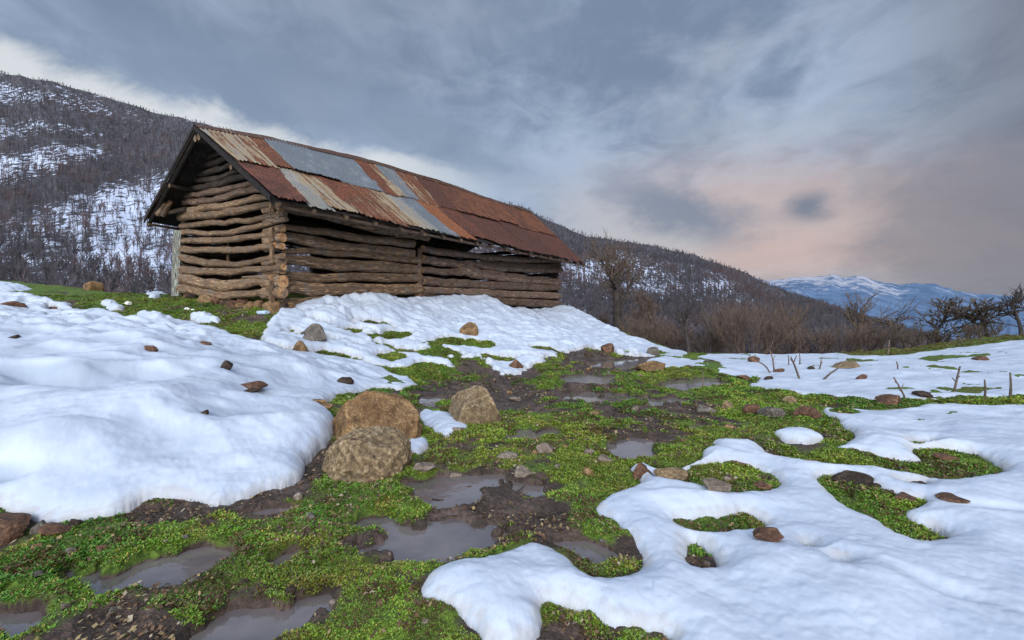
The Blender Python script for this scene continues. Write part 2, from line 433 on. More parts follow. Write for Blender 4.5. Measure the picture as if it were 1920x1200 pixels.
PUD = [
 [(768, 893), (840, 888), (950, 890), (948, 915), (905, 925), (900, 950), (820, 948), (765, 930)],
 [(640, 1050), (690, 1010), (780, 985), (880, 982), (965, 985), (955, 1015), (890, 1042), (850, 1062), (720, 1060)],
 [(340, 1172), (430, 1128), (520, 1108), (625, 1122), (618, 1160), (560, 1192), (430, 1210), (350, 1200)],
 [(118, 1058), (172, 1046), (182, 1086), (125, 1088)],
 [(190, 1100), (240, 1045), (350, 1022), (442, 1036), (430, 1062), (392, 1075), (392, 1102), (300, 1122), (200, 1122)],
 [(1130, 832), (1180, 826), (1244, 830), (1243, 858), (1195, 878), (1150, 858)],
 [(925, 812), (1000, 805), (1075, 815), (1050, 832), (935, 834)],
 [(1040, 742), (1100, 735), (1195, 742), (1180, 760), (1060, 760)],
 [(1232, 714), (1345, 713), (1355, 730), (1250, 736)],
 [(1055, 710), (1150, 700), (1190, 714), (1080, 726)],
 [(1075, 682), (1180, 670), (1320, 680), (1310, 696), (1180, 696)],
 [(1190, 744), (1260, 744), (1295, 762), (1205, 766)],
 [(1228, 799), (1345, 799), (1345, 813), (1230, 814)],
 [(1000, 1008), (1100, 1008), (1150, 1040), (1100, 1064), (1040, 1034)],
 [(440, 966), (480, 950), (548, 948), (552, 966), (470, 974)],
 [(-60, 1150), (60, 1148), (66, 1190), (-60, 1215)],
 [(636, 1000), (700, 970), (765, 968), (755, 984), (690, 1002)],
 [(500, 1062), (580, 1052), (590, 1082), (515, 1092)],
 [(955, 905), (1040, 898), (1055, 932), (990, 944)],
 [(780, 745), (840, 752), (835, 775), (790, 765)],
]
MUD = [
 [(600, 1010), (780, 965), (900, 955), (1000, 960), (1060, 990), (1170, 1040), (1150, 1095), (1080, 1080), (980, 1030), (880, 1060), (640, 1070)],
 [(140, 1195), (180, 1150), (290, 1140), (320, 1180), (260, 1215), (150, 1220)],
 [(760, 715), (860, 712), (1000, 728), (1080, 735), (1000, 760), (930, 775), (790, 770)],
 [(560, 880), (600, 840), (640, 900), (600, 935), (530, 935), (440, 955), (430, 945), (540, 915)],
 [(420, 612), (500, 625), (490, 650), (520, 660), (450, 650), (400, 625)],
 [(230, 960), (290, 935), (370, 945), (380, 975), (280, 985)],
 [(640, 905), (770, 905), (790, 935), (700, 945)],
 [(1040, 655), (1130, 650), (1240, 665), (1260, 690), (1000, 690)],
 [(1010, 1145), (1080, 1160), (1070, 1220), (1010, 1220)],
 [(990, 755), (1150, 765), (1240, 790), (1100, 800), (1000, 790)],
]
SNOW = {
 'left': [(-500, 535), (-100, 548), (0, 553), (50, 560), (90, 573), (140, 580), (150, 595), (190, 598), (240, 604), (300, 614), (350, 612), (400, 622), (415, 632), (440, 640), (470, 652), (520, 661), (560, 665), (620, 673), (680, 686), (720, 697), (742, 709), (775, 711), (788, 728), (740, 732), (700, 730), (660, 742), (625, 752), (600, 762), (590, 772), (620, 787), (630, 803), (620, 828), (590, 852), (570, 868), (566, 900), (540, 913), (500, 925), (460, 940), (400, 962), (370, 942), (330, 934), (270, 940), (230, 962), (180, 974), (130, 977), (80, 982), (40, 972), (0, 955), (-500, 985)],
 'mound': [(495, 612), (520, 592), (540, 582), (570, 574), (640, 571), (700, 571), (760, 571), (850, 569), (950, 572), (1045, 577), (1100, 592), (1160, 622), (1220, 647), (1310, 664), (1250, 672), (1160, 667), (1120, 652), (1080, 657), (1040, 662), (1045, 675), (1000, 685), (975, 702), (935, 702), (900, 690), (860, 692), (820, 688), (785, 682), (750, 695), (700, 690), (660, 672), (620, 657), (570, 664), (520, 657), (488, 642), (495, 622)],
 'right_far': [(1200, 678), (1270, 674), (1320, 684), (1310, 664), (1400, 656), (1500, 655), (1570, 657), (1600, 668), (1650, 671), (1700, 668), (1760, 657), (1850, 648), (1920, 640), (2500, 610), (2500, 770), (1920, 748), (1850, 752), (1760, 751), (1700, 757), (1640, 757), (1590, 750), (1500, 742), (1420, 736), (1400, 725), (1440, 712), (1380, 711), (1330, 700), (1250, 690)],
 'right': [(782, 1135), (800, 1095), (840, 1074), (920, 1062), (960, 1050), (1000, 1030), (1040, 1043), (1072, 1068), (1092, 1094), (1130, 1103), (1172, 1097), (1194, 1082), (1202, 1060), (1195, 1040), (1170, 1015), (1150, 990), (1120, 977), (1112, 960), (1150, 940), (1185, 930), (1205, 920), (1190, 902), (1176, 888), (1215, 890), (1240, 903), (1300, 888), (1325, 870), (1312, 858), (1345, 847), (1330, 838), (1410, 836), (1432, 850), (1442, 862), (1500, 873), (1560, 879), (1620, 884), (1700, 893), (1750, 903), (1800, 906), (1870, 900), (1884, 888), (1852, 870), (1830, 860), (1770, 849), (1700, 852), (1740, 873), (1650, 866), (1600, 856), (1558, 848), (1592, 834), (1602, 820), (1582, 804), (1545, 788), (1540, 770), (1600, 772), (1640, 777), (1700, 772), (1740, 762), (1920, 768), (2500, 785), (2900, 1500), (1290, 1500), (1262, 1215), (1250, 1192), (1190, 1188), (1130, 1182), (1100, 1157), (1060, 1150), (1010, 1140), (1018, 1180), (1000, 1210), (960, 1240), (910, 1225), (890, 1190), (860, 1165), (830, 1150)],
}
HOLES = [
 [(1530, 905), (1560, 895), (1620, 905), (1640, 920), (1690, 935), (1740, 940), (1740, 955), (1690, 965), (1710, 985), (1760, 995), (1787, 1012), (1740, 1027), (1700, 1020), (1650, 985), (1590, 960), (1570, 940)],
 [(1225, 912), (1290, 892), (1350, 875), (1430, 885), (1467, 910), (1450, 926), (1400, 936), (1350, 939), (1300, 925), (1240, 918)],
 [(1250, 985), (1300, 985), (1380, 975), (1395, 966), (1440, 985), (1437, 1000), (1370, 1010), (1310, 1010)],
 [(1282, 1040), (1300, 1018), (1330, 1043), (1347, 1060), (1338, 1080), (1295, 1078)],
 [(1700, 833), (1740, 831), (1768, 840), (1710, 847)], [(1675, 903), (1740, 903), (1748, 915), (1700, 915)],
 [(705, 668), (740, 664), (768, 674), (745, 685), (712, 682)], [(700, 630), (760, 624), (775, 634), (720, 642)],
 [(800, 640), (860, 636), (890, 650), (830, 655)], [(640, 622), (680, 620), (690, 628), (650, 632)], [(895, 648), (925, 650), (915, 660)],
 [(1505, 1033), (1512, 1028), (1528, 1040), (1520, 1044)], [(1565, 1064), (1590, 1070), (1585, 1077)],
 [(1560, 770), (1620, 779), (1590, 788), (1555, 783)], [(1220, 655), (1250, 662), (1235, 668), (1215, 664)],
 [(1150, 656), (1200, 662), (1180, 668)], [(900, 664), (990, 672), (960, 681), (895, 676)],
]
SMALL = [
 ([(785, 770), (815, 776), (870, 790), (882, 808), (862, 822), (830, 830), (812, 812), (788, 795)], 'smooth white tongue of melting snow below the rounded boulder, between it and the split slab'),
 ([(750, 838), (798, 830), (813, 840), (782, 858), (755, 852)], 'small sliver of snow tucked against the right side of the nearest boulder'),
 ([(1443, 815), (1500, 810), (1548, 825), (1530, 833), (1480, 832)], 'isolated flat pad of snow lying in the grass below the row of stones'),
 ([(183, 572), (222, 572), (240, 584), (205, 586)], 'small lump of old snow alone on the grass below the far bank'),
 ([(350, 594), (385, 592), (418, 600), (412, 611), (365, 608)], 'crumbly snow lump near the grass in front of the hut gable'),
 ([(252, 592), (300, 594), (345, 603), (320, 611), (260, 604)], 'long low ridge of crusty snow bordering the green strip before the hut'),
 ([(-40, 530), (40, 538), (70, 546), (20, 550), (-40, 545)], 'thin snow streak on the grass at the far left edge'),
 ([(270, 553), (300, 546), (322, 553), (300, 561), (275, 560)], 'bright snow lump at the foot of the grey board by the hut'),
]
PUDW = [poly_w(p) for p in PUD]; MUDW = [poly_w(p) for p in MUD]
SNW = {k: poly_w(v) for k, v in SNOW.items()}; HOLW = [poly_w(p) for p in HOLES]; SMW = [poly_w(p) for p, _ in SMALL]
PLEV = []
for P in PUDW: PLEV.append(float(base_h(P[:, 0], P[:, 1]).mean())+.002)

def big_snow_sd(x, y):
    s = np.full(x.shape, -9.)
    for k, P in SNW.items():
        s = np.maximum(s, sdf(P, x, y))
    for P in HOLW: s = np.minimum(s, -sdf(P, x, y)-.0)
    amp = .012+.016*np.clip(y-2.2, 0, 6)
    s = s+amp*(fbm(x*2.2, y*2.2, o=4, s=11)*.9+.5*fbm(x*7, y*7, o=3, s=12)*np.clip(y/6, .2, 1))+.009*fbm(x*17, y*17, o=3, s=14)
    # melt holes in the lumpy old snow between the hut mound and the wet ground, and on the upper left bank
    px = CX+F*x/np.maximum(y, .3)
    zone = sst(6.6, 7.8, y)*(1-sst(9.2, 10.4, y+.0))*sst(470, 560, px)*(1-sst(1050, 1250, px))
    zone2 = sst(7.2, 8.8, y)*(1-sst(300, 420, px))*.75
    n = fbm(x*1.5, y*2.6, o=4, s=21)
    hole = (n-(.62-.70*np.maximum(zone, zone2)))*.5
    s = np.where(np.maximum(zone, zone2) > .02, np.minimum(s, -hole+.06), s)
    return s
def fine(x, y, sd_snow):
    """ground height with pools, turf lumps; returns z, grassness, wetness"""
    z = base_h(x, y)
    pd = np.full(x.shape, -9.); lev = np.zeros(x.shape)
    for P, L in zip(PUDW, PLEV):
        d = sdf(P, x, y); k = d > pd; lev = np.where(k, L, lev); pd = np.where(k, d, pd)
    mud = np.full(x.shape, -9.)
    for P in MUDW: mud = np.maximum(mud, sdf(P, x, y))
    amp = .02+.008*np.clip(y, 0, 12)
    mud = mud+amp*2*fbm(x*3, y*3, o=3, s=31)
    isl = vn(x*5, y*5, s=35)+.6*vn(x*13, y*13, s=36)
    pdn = np.minimum(pd-.01+.14*sst(3.8, 7, y)+(.09+.02*np.clip(y-2, 0, 8))*(fbm(x*3.2, y*3.2, o=5, s=33)*1.5+.5*vn(x*11, y*11, s=34)), pd+.11+.05*sst(4, 7, y))-.13*sst(.45, .9, isl)
    g = .62+.9*fbm(x*1.5, y*1.5, o=4, s=41)+.35*fbm(x*7, y*7, o=3, s=44)
    g = g-.42*sst(-.05, .12, mud)-1.6*sst(.0, .05, pdn)
    g = np.clip(g, 0, 1)
    g = g*(1-.9*sst(0, .5, y-crestY(x, y)-1.5))
    near = np.exp(-(np.clip(-pd, 0, 9)/.18)**2)
    k = sst(-.55, -.18, pd)
    zz = z+.05*(g-.45)*np.clip(y/2.2, .7, 1.6)+.014*fbm(x*9, y*9, o=4, s=51)+.05*vn(x*.9, y*.9, s=53)*0
    target = lev+.022+.026*g+.016*fbm(x*9, y*9, o=4, s=51)
    zz = zz*(1-k)+target*k
    zz = zz-.045*sst(-.02, .05, pdn)+.018*np.abs(fbm(x*14, y*14, o=3, s=57))*(1-sst(-.05, .0, pdn))
    return zz, np.clip(g, 0, 1), pdn

def polar(na, nr, r0, r1, a0=-62, a1=62):
    a = np.radians(np.linspace(a0, a1, na)); r = np.geomspace(r0, r1, nr)
    A, RR = np.meshgrid(a, r); return RR*np.sin(A), RR*np.cos(A)
def grid_faces(nr, na):
    i = np.arange(nr-1)[:, None]*na; j = np.arange(na-1)[None]
    return np.stack([i+j, i+j+1, i+na+j+1, i+na+j], -1).reshape(-1, 4)

GX, GY = polar(1000, 700, .9, 60)
gx, gy = GX.ravel(), GY.ravel()
gs = big_snow_sd(gx, gy)
gz, gg, gw = fine(gx, gy, gs)
# ring out to the horizon
fr = grid_faces(*GX.shape)
far = sst(0, 3, gy-crestY(gx, gy)-1.0)
me = mesh_np('ground', np.stack([gx, gy, gz], -1), fr, [M['ground']], attrs={'grass': gg, 'far': far})
tag(link('ground', me), kind='structure')
OX, OY = polar(160, 60, 59, 20000, -180, 180)
ox, oy = OX.ravel(), OY.ravel(); oz = np.where(oy > 20, base_h(ox, oy), -25-200*sst(110, 1500, np.hypot(ox, oy)))
me = mesh_np('valley_ground', np.stack([ox, oy, oz], -1), grid_faces(*OX.shape), [M['ground']], attrs={'grass': oz*0, 'far': oz*0+1})
tag(link('valley_ground', me), kind='structure')

# interpolate ground heights from the grid (polar lookup)
_lr0, _lr1 = math.log(.9), math.log(60)
def look(G, x, y):
    G = G.reshape(GX.shape)
    a = (np.degrees(np.arctan2(x, y))+62)/124*(GX.shape[1]-1); r = (np.log(np.hypot(x, y))-_lr0)/(_lr1-_lr0)*(GX.shape[0]-1)
    a = np.clip(a, 0, GX.shape[1]-1.001); r = np.clip(r, 0, GX.shape[0]-1.001)
    ia, ir = a.astype(int), r.astype(int); fa, fr_ = a-ia, r-ir
    return (G[ir, ia]*(1-fa)+G[ir, ia+1]*fa)*(1-fr_)+(G[ir+1, ia]*(1-fa)+G[ir+1, ia+1]*fa)*fr_

# ------------------------------------------------------------------ puddles
for i, (P, L) in enumerate(zip(PUDW, PLEV)):
    c = P.mean(0); d = P-c; Lh = np.linalg.norm(d, axis=1)[:, None]
    Q = c+d*(1+(.13+.05*(c[1] > 5.5))/np.maximum(Lh, .08))
    n = len(Q); V = np.vstack([np.column_stack([Q, np.full(n, L)]), [[c[0], c[1], L]]])
    f = np.stack([np.arange(n), (np.arange(n)+1) % n, np.full(n, n)], -1)
    me = mesh_np('puddle', V, f[:, ::1], [M['water']])
    tag(link('puddle', me), kind='structure')

# ------------------------------------------------------------------ snow
def snow_profile(x, y, s, T, Rr):
    q = np.clip(s/Rr, 0, 1)
    return T*np.sqrt(np.maximum(1-(1-q)**2, 0))
def gauss(x, y, px, py, rx, ry, amp, ang=0):
    cx_, cy_ = gxy(px, py); dx, dy = x-cx_, y-cy_
    c, s_ = math.cos(ang), math.sin(ang); u, v = dx*c+dy*s_, -dx*s_+dy*c
    return amp*np.exp(-((u/rx)**2+(v/ry)**2)**1.5)
DENTS = [(150, 706, .5, .2, -.26, .1), (240, 690, .4, .16, -.13, .1), (40, 690, .35, .13, -.09, 0), (330, 655, .3, .13, -.08, .2), (180, 672, .35, .12, -.07, 0),
         (90, 655, .3, .12, -.06, 0), (-10, 875, .16, .12, -.12, 0), (430, 760, .5, .15, -.05, .2), (290, 800, .5, .2, -.05, -.3), (100, 820, .5, .2, .05, .2),
         (470, 870, .25, .12, -.03, 0), (60, 615, .4, .15, -.08, 0), (200, 630, .3, .14, -.09, 0), (300, 640, .3, .12, .06, 0), (120, 640, .3, .12, .06, 0),
         (1300, 955, .3, .05, .03, 0), (1500, 1050, .3, .08, -.035, -.6), (1650, 1090, .3, .06, -.035, -.9), (1400, 1080, .3, .12, .03, 0), (1800, 900, .4, .1, -.03, 0), (1780, 960, .3, .05, -.03, -.3), (1600, 820, .5, .1, -.03, 0)]
def snow_height(x, y, s, zg):
    px = CX+F*x/np.maximum(y, .3)
    left = 1-sst(640, 760, px); right = sst(1150, 1300, px)
    T = .075+.06*left*sst(2.2, 4, y)-.035*right*sst(4.2, 6, y)
    T = T+.03*sst(7, 9, y)*(1-right)
    Rr = .15+.05*left
    Rr = np.where(y > 6.5, .16, Rr)
    T = T*(.95+.5*fbm(x*1.7, y*1.7, o=2, s=60)); t = snow_profile(x, y, s, T, Rr)+.12*left*sst(.15, 1.3, s)
    inn = sst(.02, .35, s)
    und = .05*fbm(x*1.1, y*1.1, o=3, s=61)+.022*fbm(x*3.1, y*3.1, o=2, s=63)
    und = und*np.where(right > .5, .55, 1.)
    lumpy = sst(5.0, 7.5, y)*(1-right)
    und = und-.035*sst(.15, .5, fbm(x*.8+3, y*1.5, o=2, s=77))*left
    und = und+lumpy*(.13*np.abs(fbm(x*2.0, y*3.6, o=3, s=65))-.05)+lumpy*.018*fbm(x*9, y*9, o=3, s=67)
    for d in DENTS: und = und+gauss(x, y, d[0], d[1]+(42 if d[0] < 600 else 0), *d[2:4], d[4], d[5])
    # drift banked up against the front wall
    A, B = np.array([-4.45, 9.]), np.array([1.82, 19.3]); dn = (B-A)/np.linalg.norm(B-A); nn = np.array([dn[1], -dn[0]])
    q = (x-A[0])*dn[0]+(y-A[1])*dn[1]; w = (x-A[0])*nn[0]+(y-A[1])*nn[1]
    bank = np.exp(-(np.clip(w-.35, 0, 9)/1.15)**2)*sst(-.3, 2.4, q)*(1-.75*sst(5.5, 13, q))*sst(-.25, .05, w)
    und = und+bank*(.20+.05*fbm(x*1.5, y*1.5, o=3, s=69))
    z = zg*.35+base_h(x, y)*.65+t+und*inn
    z = np.where(s > 0, np.maximum(z, zg*0+base_h(x, y)*.4+zg*.6-.02+t*.2), zg-.05)
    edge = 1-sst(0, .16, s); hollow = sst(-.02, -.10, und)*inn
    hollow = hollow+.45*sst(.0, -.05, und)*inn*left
    rough = sst(7.5, 9.5, y)*sst(480, 560, px)*(1-sst(1250, 1350, px))+.35*lumpy
    return z, edge, np.clip(hollow, 0, 1), np.clip(rough, 0, 1)
def build_snow(name, x, y, s, shape):
    zg = look(gz, x, y)
    z, e, h, r = snow_height(x, y, s, zg)
    f = grid_faces(*shape)
    keep = (s[f] > 0).any(1); f = f[keep]
    used, inv = np.unique(f, return_inverse=True); f = inv.reshape(-1, 4)
    # pull the outer row back under the lip so that the edge is clean and undercut
    b = used[s[used] <= 0]; xb, yb, sb = x[b], y[b], s[b]; x = x.copy(); y = y.copy(); e_ = .004
    g1 = (big_snow_sd(xb+e_, yb)-sb)/e_; g2 = (big_snow_sd(xb, yb+e_)-sb)/e_; gg_ = np.maximum(g1*g1+g2*g2, .3)
    d = np.clip(-sb, 0, .05+.012*yb); mx = np.clip(g1*d/gg_, -.09, .09); my = np.clip(g2*d/gg_, -.09, .09)
    x[b] += mx; y[b] += my; z[b] = look(gz, x[b], y[b])-.03
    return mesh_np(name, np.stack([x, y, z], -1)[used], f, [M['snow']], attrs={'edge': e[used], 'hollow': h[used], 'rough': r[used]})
SX, SY = polar(1500, 1000, .9, 34)
sx, sy = SX.ravel(), SY.ravel(); ss = big_snow_sd(sx, sy)
A_, B_, C_, D_ = np.array([-4.45, 9.]), np.array([1.82, 19.3]), np.array([-8.27, 12.06]), np.array([-2.0, 22.36])
# no snow inside the hut
hs = sdf(np.array([A_, B_, D_, C_]), sx, sy); ss = np.minimum(ss, -hs+.12)
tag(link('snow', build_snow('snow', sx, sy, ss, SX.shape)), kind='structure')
for (pts, lab), P in zip(SMALL, SMW):
    x0, x1 = P[:, 0].min()-.1, P[:, 0].max()+.1; y0, y1 = P[:, 1].min()-.1, P[:, 1].max()+.1
    X, Y = np.meshgrid(np.linspace(x0, x1, 110), np.linspace(y0, y1, 110)); xs, ys = X.ravel(), Y.ravel()
    s = sdf(P, xs, ys)+.03*fbm(xs*5, ys*5, o=3, s=71)
    zg = look(gz, xs, ys); sc_ = min((x1-x0), (y1-y0))
    w_ = max(.05, (sc_-.2)*.42)
    big = ys.mean() > 6
    T = .07 if not big else .13
    z = np.where(s > 0, zg*.3+base_h(xs, ys)*.7+snow_profile(xs, ys, s, T, w_)+(.02*fbm(xs*5, ys*5, o=3, s=73) if not big else .06*fbm(xs*6, ys*6, o=3, s=73)), zg-.05)
    f = grid_faces(110, 110); keep = (s[f] > 0).any(1); f = f[keep]; used, inv = np.unique(f, return_inverse=True)
    o3 = np.stack([xs, ys, z], -1)[used]; base = np.array([P[:, 0].mean(), P[:, 1].mean(), zg.mean()])
    o = link('snow_patch', mesh_np('snow_patch', o3-base, inv.reshape(-1, 4), [M['snow']], attrs={'edge': (1-sst(0, .08, s))[used], 'hollow': 0*s[used], 'rough': 0*s[used]+(.6 if big else 0)}))
    o.location = base; tag(o, lab, 'snow patch', 'small patches of melting snow')
sgrid = ss
def snow_top(x, y):
    """height of the top surface (snow or ground) at one point"""
    x = np.array([float(x)]); y = np.array([float(y)])
    s = big_snow_sd(x, y); zg = look(gz, x, y)
    if s[0] > 0: return float(snow_height(x, y, s, zg)[0][0])
    return float(zg[0])

# ------------------------------------------------------------------ turf
rng = np.random.default_rng(5)
def scatter(N):
    a = np.radians(rng.uniform(-50, 50, N)); u = rng.random(N)
    r = 1.35*(16/1.35)**(u**1.15)
    x, y = r*np.sin(a), r*np.cos(a)
    g = look(gg, x, y); w = look(gw, x, y); s = look(gs, x, y)
    clump = fbm(x*6, y*6, o=3, s=81)
    p = sst(.25, .68, g+.42*clump)*((w < .0)|(clump > .22)*(w < .07))*(s < -.005-.0)*(y < crestY(x, y)+.8)
    hx = sdf(np.array([A_, B_, D_, C_]), x, y) < .05
    k = (rng.random(N) < p) & hx
    return x[k], y[k], g[k], clump[k]
def turf(name, N, per, lab):
    x, y, g, cl = scatter(N); n = len(x)
    z = look(gz, x, y); d = np.hypot(x, y)
    size = .0098*np.clip(d/2, .8, 5)**.62
    VV = []; CC = []; FT = []; base = 0
    px = CX+F*x/y
    for k in range(per):
        az = rng.uniform(0, 2*math.pi, n); L = size*rng.uniform(.6, 1.5, n)*(1+.5*cl); tilt = rng.uniform(.15, 1.05, n)
        wd = L*rng.uniform(.16, .34, n)
        dx, dy = np.cos(az), np.sin(az); ox_ = rng.normal(0, .5, n)*size; oy_ = rng.normal(0, .5, n)*size
        b = np.stack([x+ox_, y+oy_, z-.003], -1); D = np.stack([dx*np.sin(tilt), dy*np.sin(tilt), np.cos(tilt)], -1); S = np.stack([-dy, dx, 0*dx], -1)
        mid = b+D*(L*.6)[:, None]; D2 = np.stack([dx*np.sin(tilt+.7), dy*np.sin(tilt+.7), np.cos(tilt+.7)], -1)
        tip = mid+D2*(L*.55)[:, None]
        V = np.stack([b, mid+S*wd[:, None], tip, mid-S*wd[:, None]], 1).reshape(-1, 3)
        VV.append(V); f = np.arange(n)[:, None]*4+np.array([[0, 1, 2, 3]])+base; FT.append(f); base += 4*n
        h = rng.random(n); big = fbm(x*.8, y*.8, o=3, s=91); md = fbm(x*4, y*4, o=3, s=93)
        t = np.clip(.5+.9*big+.5*md+.5*(h-.5), 0, 1)[:, None]
        c = np.array([.08, .225, .022])*(1-t)+np.array([.24, .33, .035])*t
        yel = ((h > .88)|(md > .36)&(h > .5))[:, None]; c = np.where(yel, np.array([.30, .26, .05]), c)
        br = ((rng.random(n) > .92)|(md < -.30)&(h > .35))[:, None]; c = np.where(br, np.array([.12, .07, .03]), c)
        farb = sst(5.5, 9, y)[:, None]; c = c*(1+farb*.0)*np.array([1, 1, 1])
        dull = (sst(9.5, 10.5, y)*sst(1300, 1500, px))[:, None]; c = c*(1-dull)+np.array([.15, .13, .035])*dull
        c = c*rng.uniform(.45, 1.3, n)[:, None]*(1+.45*fbm(x*2.6, y*2.6, o=3, s=97))[:, None].clip(.5, 1.4)
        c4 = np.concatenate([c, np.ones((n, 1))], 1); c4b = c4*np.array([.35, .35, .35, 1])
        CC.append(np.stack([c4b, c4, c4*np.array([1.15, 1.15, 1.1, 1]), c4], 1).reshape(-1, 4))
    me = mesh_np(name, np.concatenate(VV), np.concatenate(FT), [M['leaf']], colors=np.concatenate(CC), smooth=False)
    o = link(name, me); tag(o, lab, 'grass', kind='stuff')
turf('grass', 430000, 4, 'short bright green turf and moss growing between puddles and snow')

def debris(N):
    a = np.radians(rng.uniform(-50, 50, N)); rr_ = 1.35*(13/1.35)**rng.random(N); x, y = rr_*np.sin(a), rr_*np.cos(a)
    w = look(gw, x, y); s = look(gs, x, y); cl = fbm(x*2.2, y*2.2, o=3, s=95)
    lump = fbm(x*7, y*7, o=2, s=96)
    k = (s < -.01) & (w < -.01) & (rng.random(N) < sst(-.1, .5, cl+lump*.5)+.06) & (sdf(np.array([A_, B_, D_, C_]), x, y) < .05)
    x, y = x[k], y[k]; n = len(x); z = look(gz, x, y)+rng.uniform(.002, .016, n)
    sz = rng.uniform(.004, .011, n)*np.clip(np.hypot(x, y)/2.2, 1, 4)**.7; asp = rng.uniform(.25, .9, n); az_ = rng.uniform(0, 6.28, n); tl = rng.normal(0, .45, n)
    u = np.stack([np.cos(az_), np.sin(az_), np.sin(tl)], -1)*sz[:, None]; v = np.stack([-np.sin(az_), np.cos(az_), rng.normal(0, .4, n)], -1)*(sz*asp)[:, None]
    P = np.stack([x, y, z], -1); V = np.stack([P-u, P-v*1.0, P+u*1.1, P+v], 1).reshape(-1, 3)
    pal = np.array([[.10, .055, .03], [.16, .09, .045], [.30, .22, .10], [.05, .032, .022], [.36, .29, .20]]); c = pal[rng.choice(5, n, p=[.3, .25, .15, .22, .08])]
    c4 = np.repeat(np.concatenate([c, np.ones((n, 1))], 1)[:, None], 4, 1).reshape(-1, 4)
    o = link('dead_leaves', mesh_np('dead_leaves', V, np.arange(4*n).reshape(-1, 4), [M['leaf']], colors=c4, smooth=False))
    tag(o, 'dead leaves and plant scraps strewn over the wet turf and mud', 'leaf litter', kind='stuff')
debris(90000)

# ------------------------------------------------------------------ rocks
def ico(sub):
    import bmesh
    bm = bmesh.new(); bmesh.ops.create_icosphere(bm, subdivisions=sub, radius=1)
    V = np.array([v.co[:] for v in bm.verts]); Fc = np.array([[v.index for v in f.verts] for f in bm.faces]); bm.free(); return V, Fc
ICO = {k: ico(k) for k in (3, 4, 5, 6)}
def rock_mesh(seed, dims, sub, ang=.42, flat=.35, rough=.07, boxy=1.):
    V, Fc = ICO[sub]; V = V.copy(); V = np.sign(V)*np.abs(V)**boxy; r = np.random.default_rng(seed)
    # facets: clip the ball with random planes
    rad = np.ones(len(V))
    for _ in range(int(9+r.integers(0, 5))):
        n = r.normal(size=3); n /= np.linalg.norm(n); dcut = r.uniform(ang, .95)
        dp = V@n; lim = dcut/np.maximum(dp, 1e-3); rad = np.where(dp > 0, np.minimum(rad, lim+.25*(rad-lim).clip(0)*0), rad)
    V = V*rad[:, None]
    nn = fbm(V[:, 0]*1.4+seed, V[:, 1]*1.4, V[:, 2]*1.4+.37, o=3, s=seed)
    n2 = fbm(V[:, 0]*5+seed, V[:, 1]*5, V[:, 2]*4+.37, o=4, s=seed+5)
    n3 = 1-np.abs(fbm(V[:, 0]*3.1+seed, V[:, 1]*3.1, V[:, 2]*1.8+.37, o=4, s=seed+9))*2
    n4 = 1-np.abs(fbm(V[:, 0]*2.2+V[:, 2]*1.5+seed, V[:, 1]*2.2, V[:, 2]*.7+V[:, 0]*.5+.37, o=5, s=seed+13))*2.4
    V = V*(1+.13*nn+rough*.45*n2+rough*.35*(n3-.5)+rough*.40*(n4-.5))[:, None]
    V[:, 2] = np.where(V[:, 2] < -flat, -flat+(V[:, 2]+flat)*.25, V[:, 2])
    V -= (V.max(0)+V.min(0))/2; ext = V.max(0)-V.min(0)
    V = V/ext*np.array(dims); V[:, 2] -= V[:, 2].min()
    return V, Fc
nrock = [0]
def rock(px, py, w, h, mat, lab, name='rock', rot=None, dep=.8, sink=.12, sub=None, group=None, parent=None, lean=0, ang=.40, rough=.07, boxy=.85):
    nrock[0] += 1; k = nrock[0]; sink = sink+.10*(w < 50)
    # settle on the visible surface, snow included
    u = (px-CX)/F; Y = hitY(px, py)
    for _ in range(3):
        z = snow_top(u*Y, Y); vv = (py-HY)/F
        if vv > .02: Y = .5*Y+.5*np.clip((CH-z)/vv, Y*.8, Y*1.2)
    z = snow_top(u*Y, Y)
    h = max(.5*h, h-.45*w*dep*max(py-HY, 0)/F); Wd, Hd = w/F*Y*1.03, h/F*Y*(1+sink)
    sub = sub or (6 if w > 90 else 5 if w > 45 else 4 if w > 18 else 3)
    V, Fc = rock_mesh(100+k*7, (Wd, Wd*dep, Hd), sub, ang=ang, rough=rough, boxy=boxy)
    Yc = Y+Wd*dep*.4
    z2 = min(z, snow_top(u*Yc, Yc))
    o = link(name, mesh_np(name, V, Fc, [M[mat]]))
    o.location = (u*Yc, Yc, z-Hd*sink); o.rotation_euler = (0, lean, rot or 0)
    tag(o, lab, 'rock', group); return o

BG = 'boulders lying beside the left snowfield'
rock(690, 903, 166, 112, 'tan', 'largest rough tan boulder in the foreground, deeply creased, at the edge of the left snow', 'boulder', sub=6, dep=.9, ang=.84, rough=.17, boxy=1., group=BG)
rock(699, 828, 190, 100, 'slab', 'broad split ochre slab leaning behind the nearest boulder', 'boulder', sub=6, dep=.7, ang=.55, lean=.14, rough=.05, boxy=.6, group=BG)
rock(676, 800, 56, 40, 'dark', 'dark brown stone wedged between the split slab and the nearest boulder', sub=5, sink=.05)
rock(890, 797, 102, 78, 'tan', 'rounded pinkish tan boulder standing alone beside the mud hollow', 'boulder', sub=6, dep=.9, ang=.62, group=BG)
rock(588, 658, 60, 34, 'grey', 'grey flat-topped boulder in the lumpy snow below the hut corner', 'boulder', sub=5)
rock(562, 644, 32, 30, 'ochre', 'orange stone touching the left side of the grey boulder below the hut')
rock(880, 617, 36, 26, 'ochre', 'brown stone lying alone high on the snowdrift before the hut wall')
rock(426, 693, 26, 20, 'dark', 'dark stone in the left snowfield, uppermost of the three melted out there')
rock(468, 731, 62, 18, 'rust', 'long flat reddish stone with pointed ends sunk in the left snowfield')
rock(472, 749, 32, 10, 'dark', 'small dark stone just below the long flat reddish one')
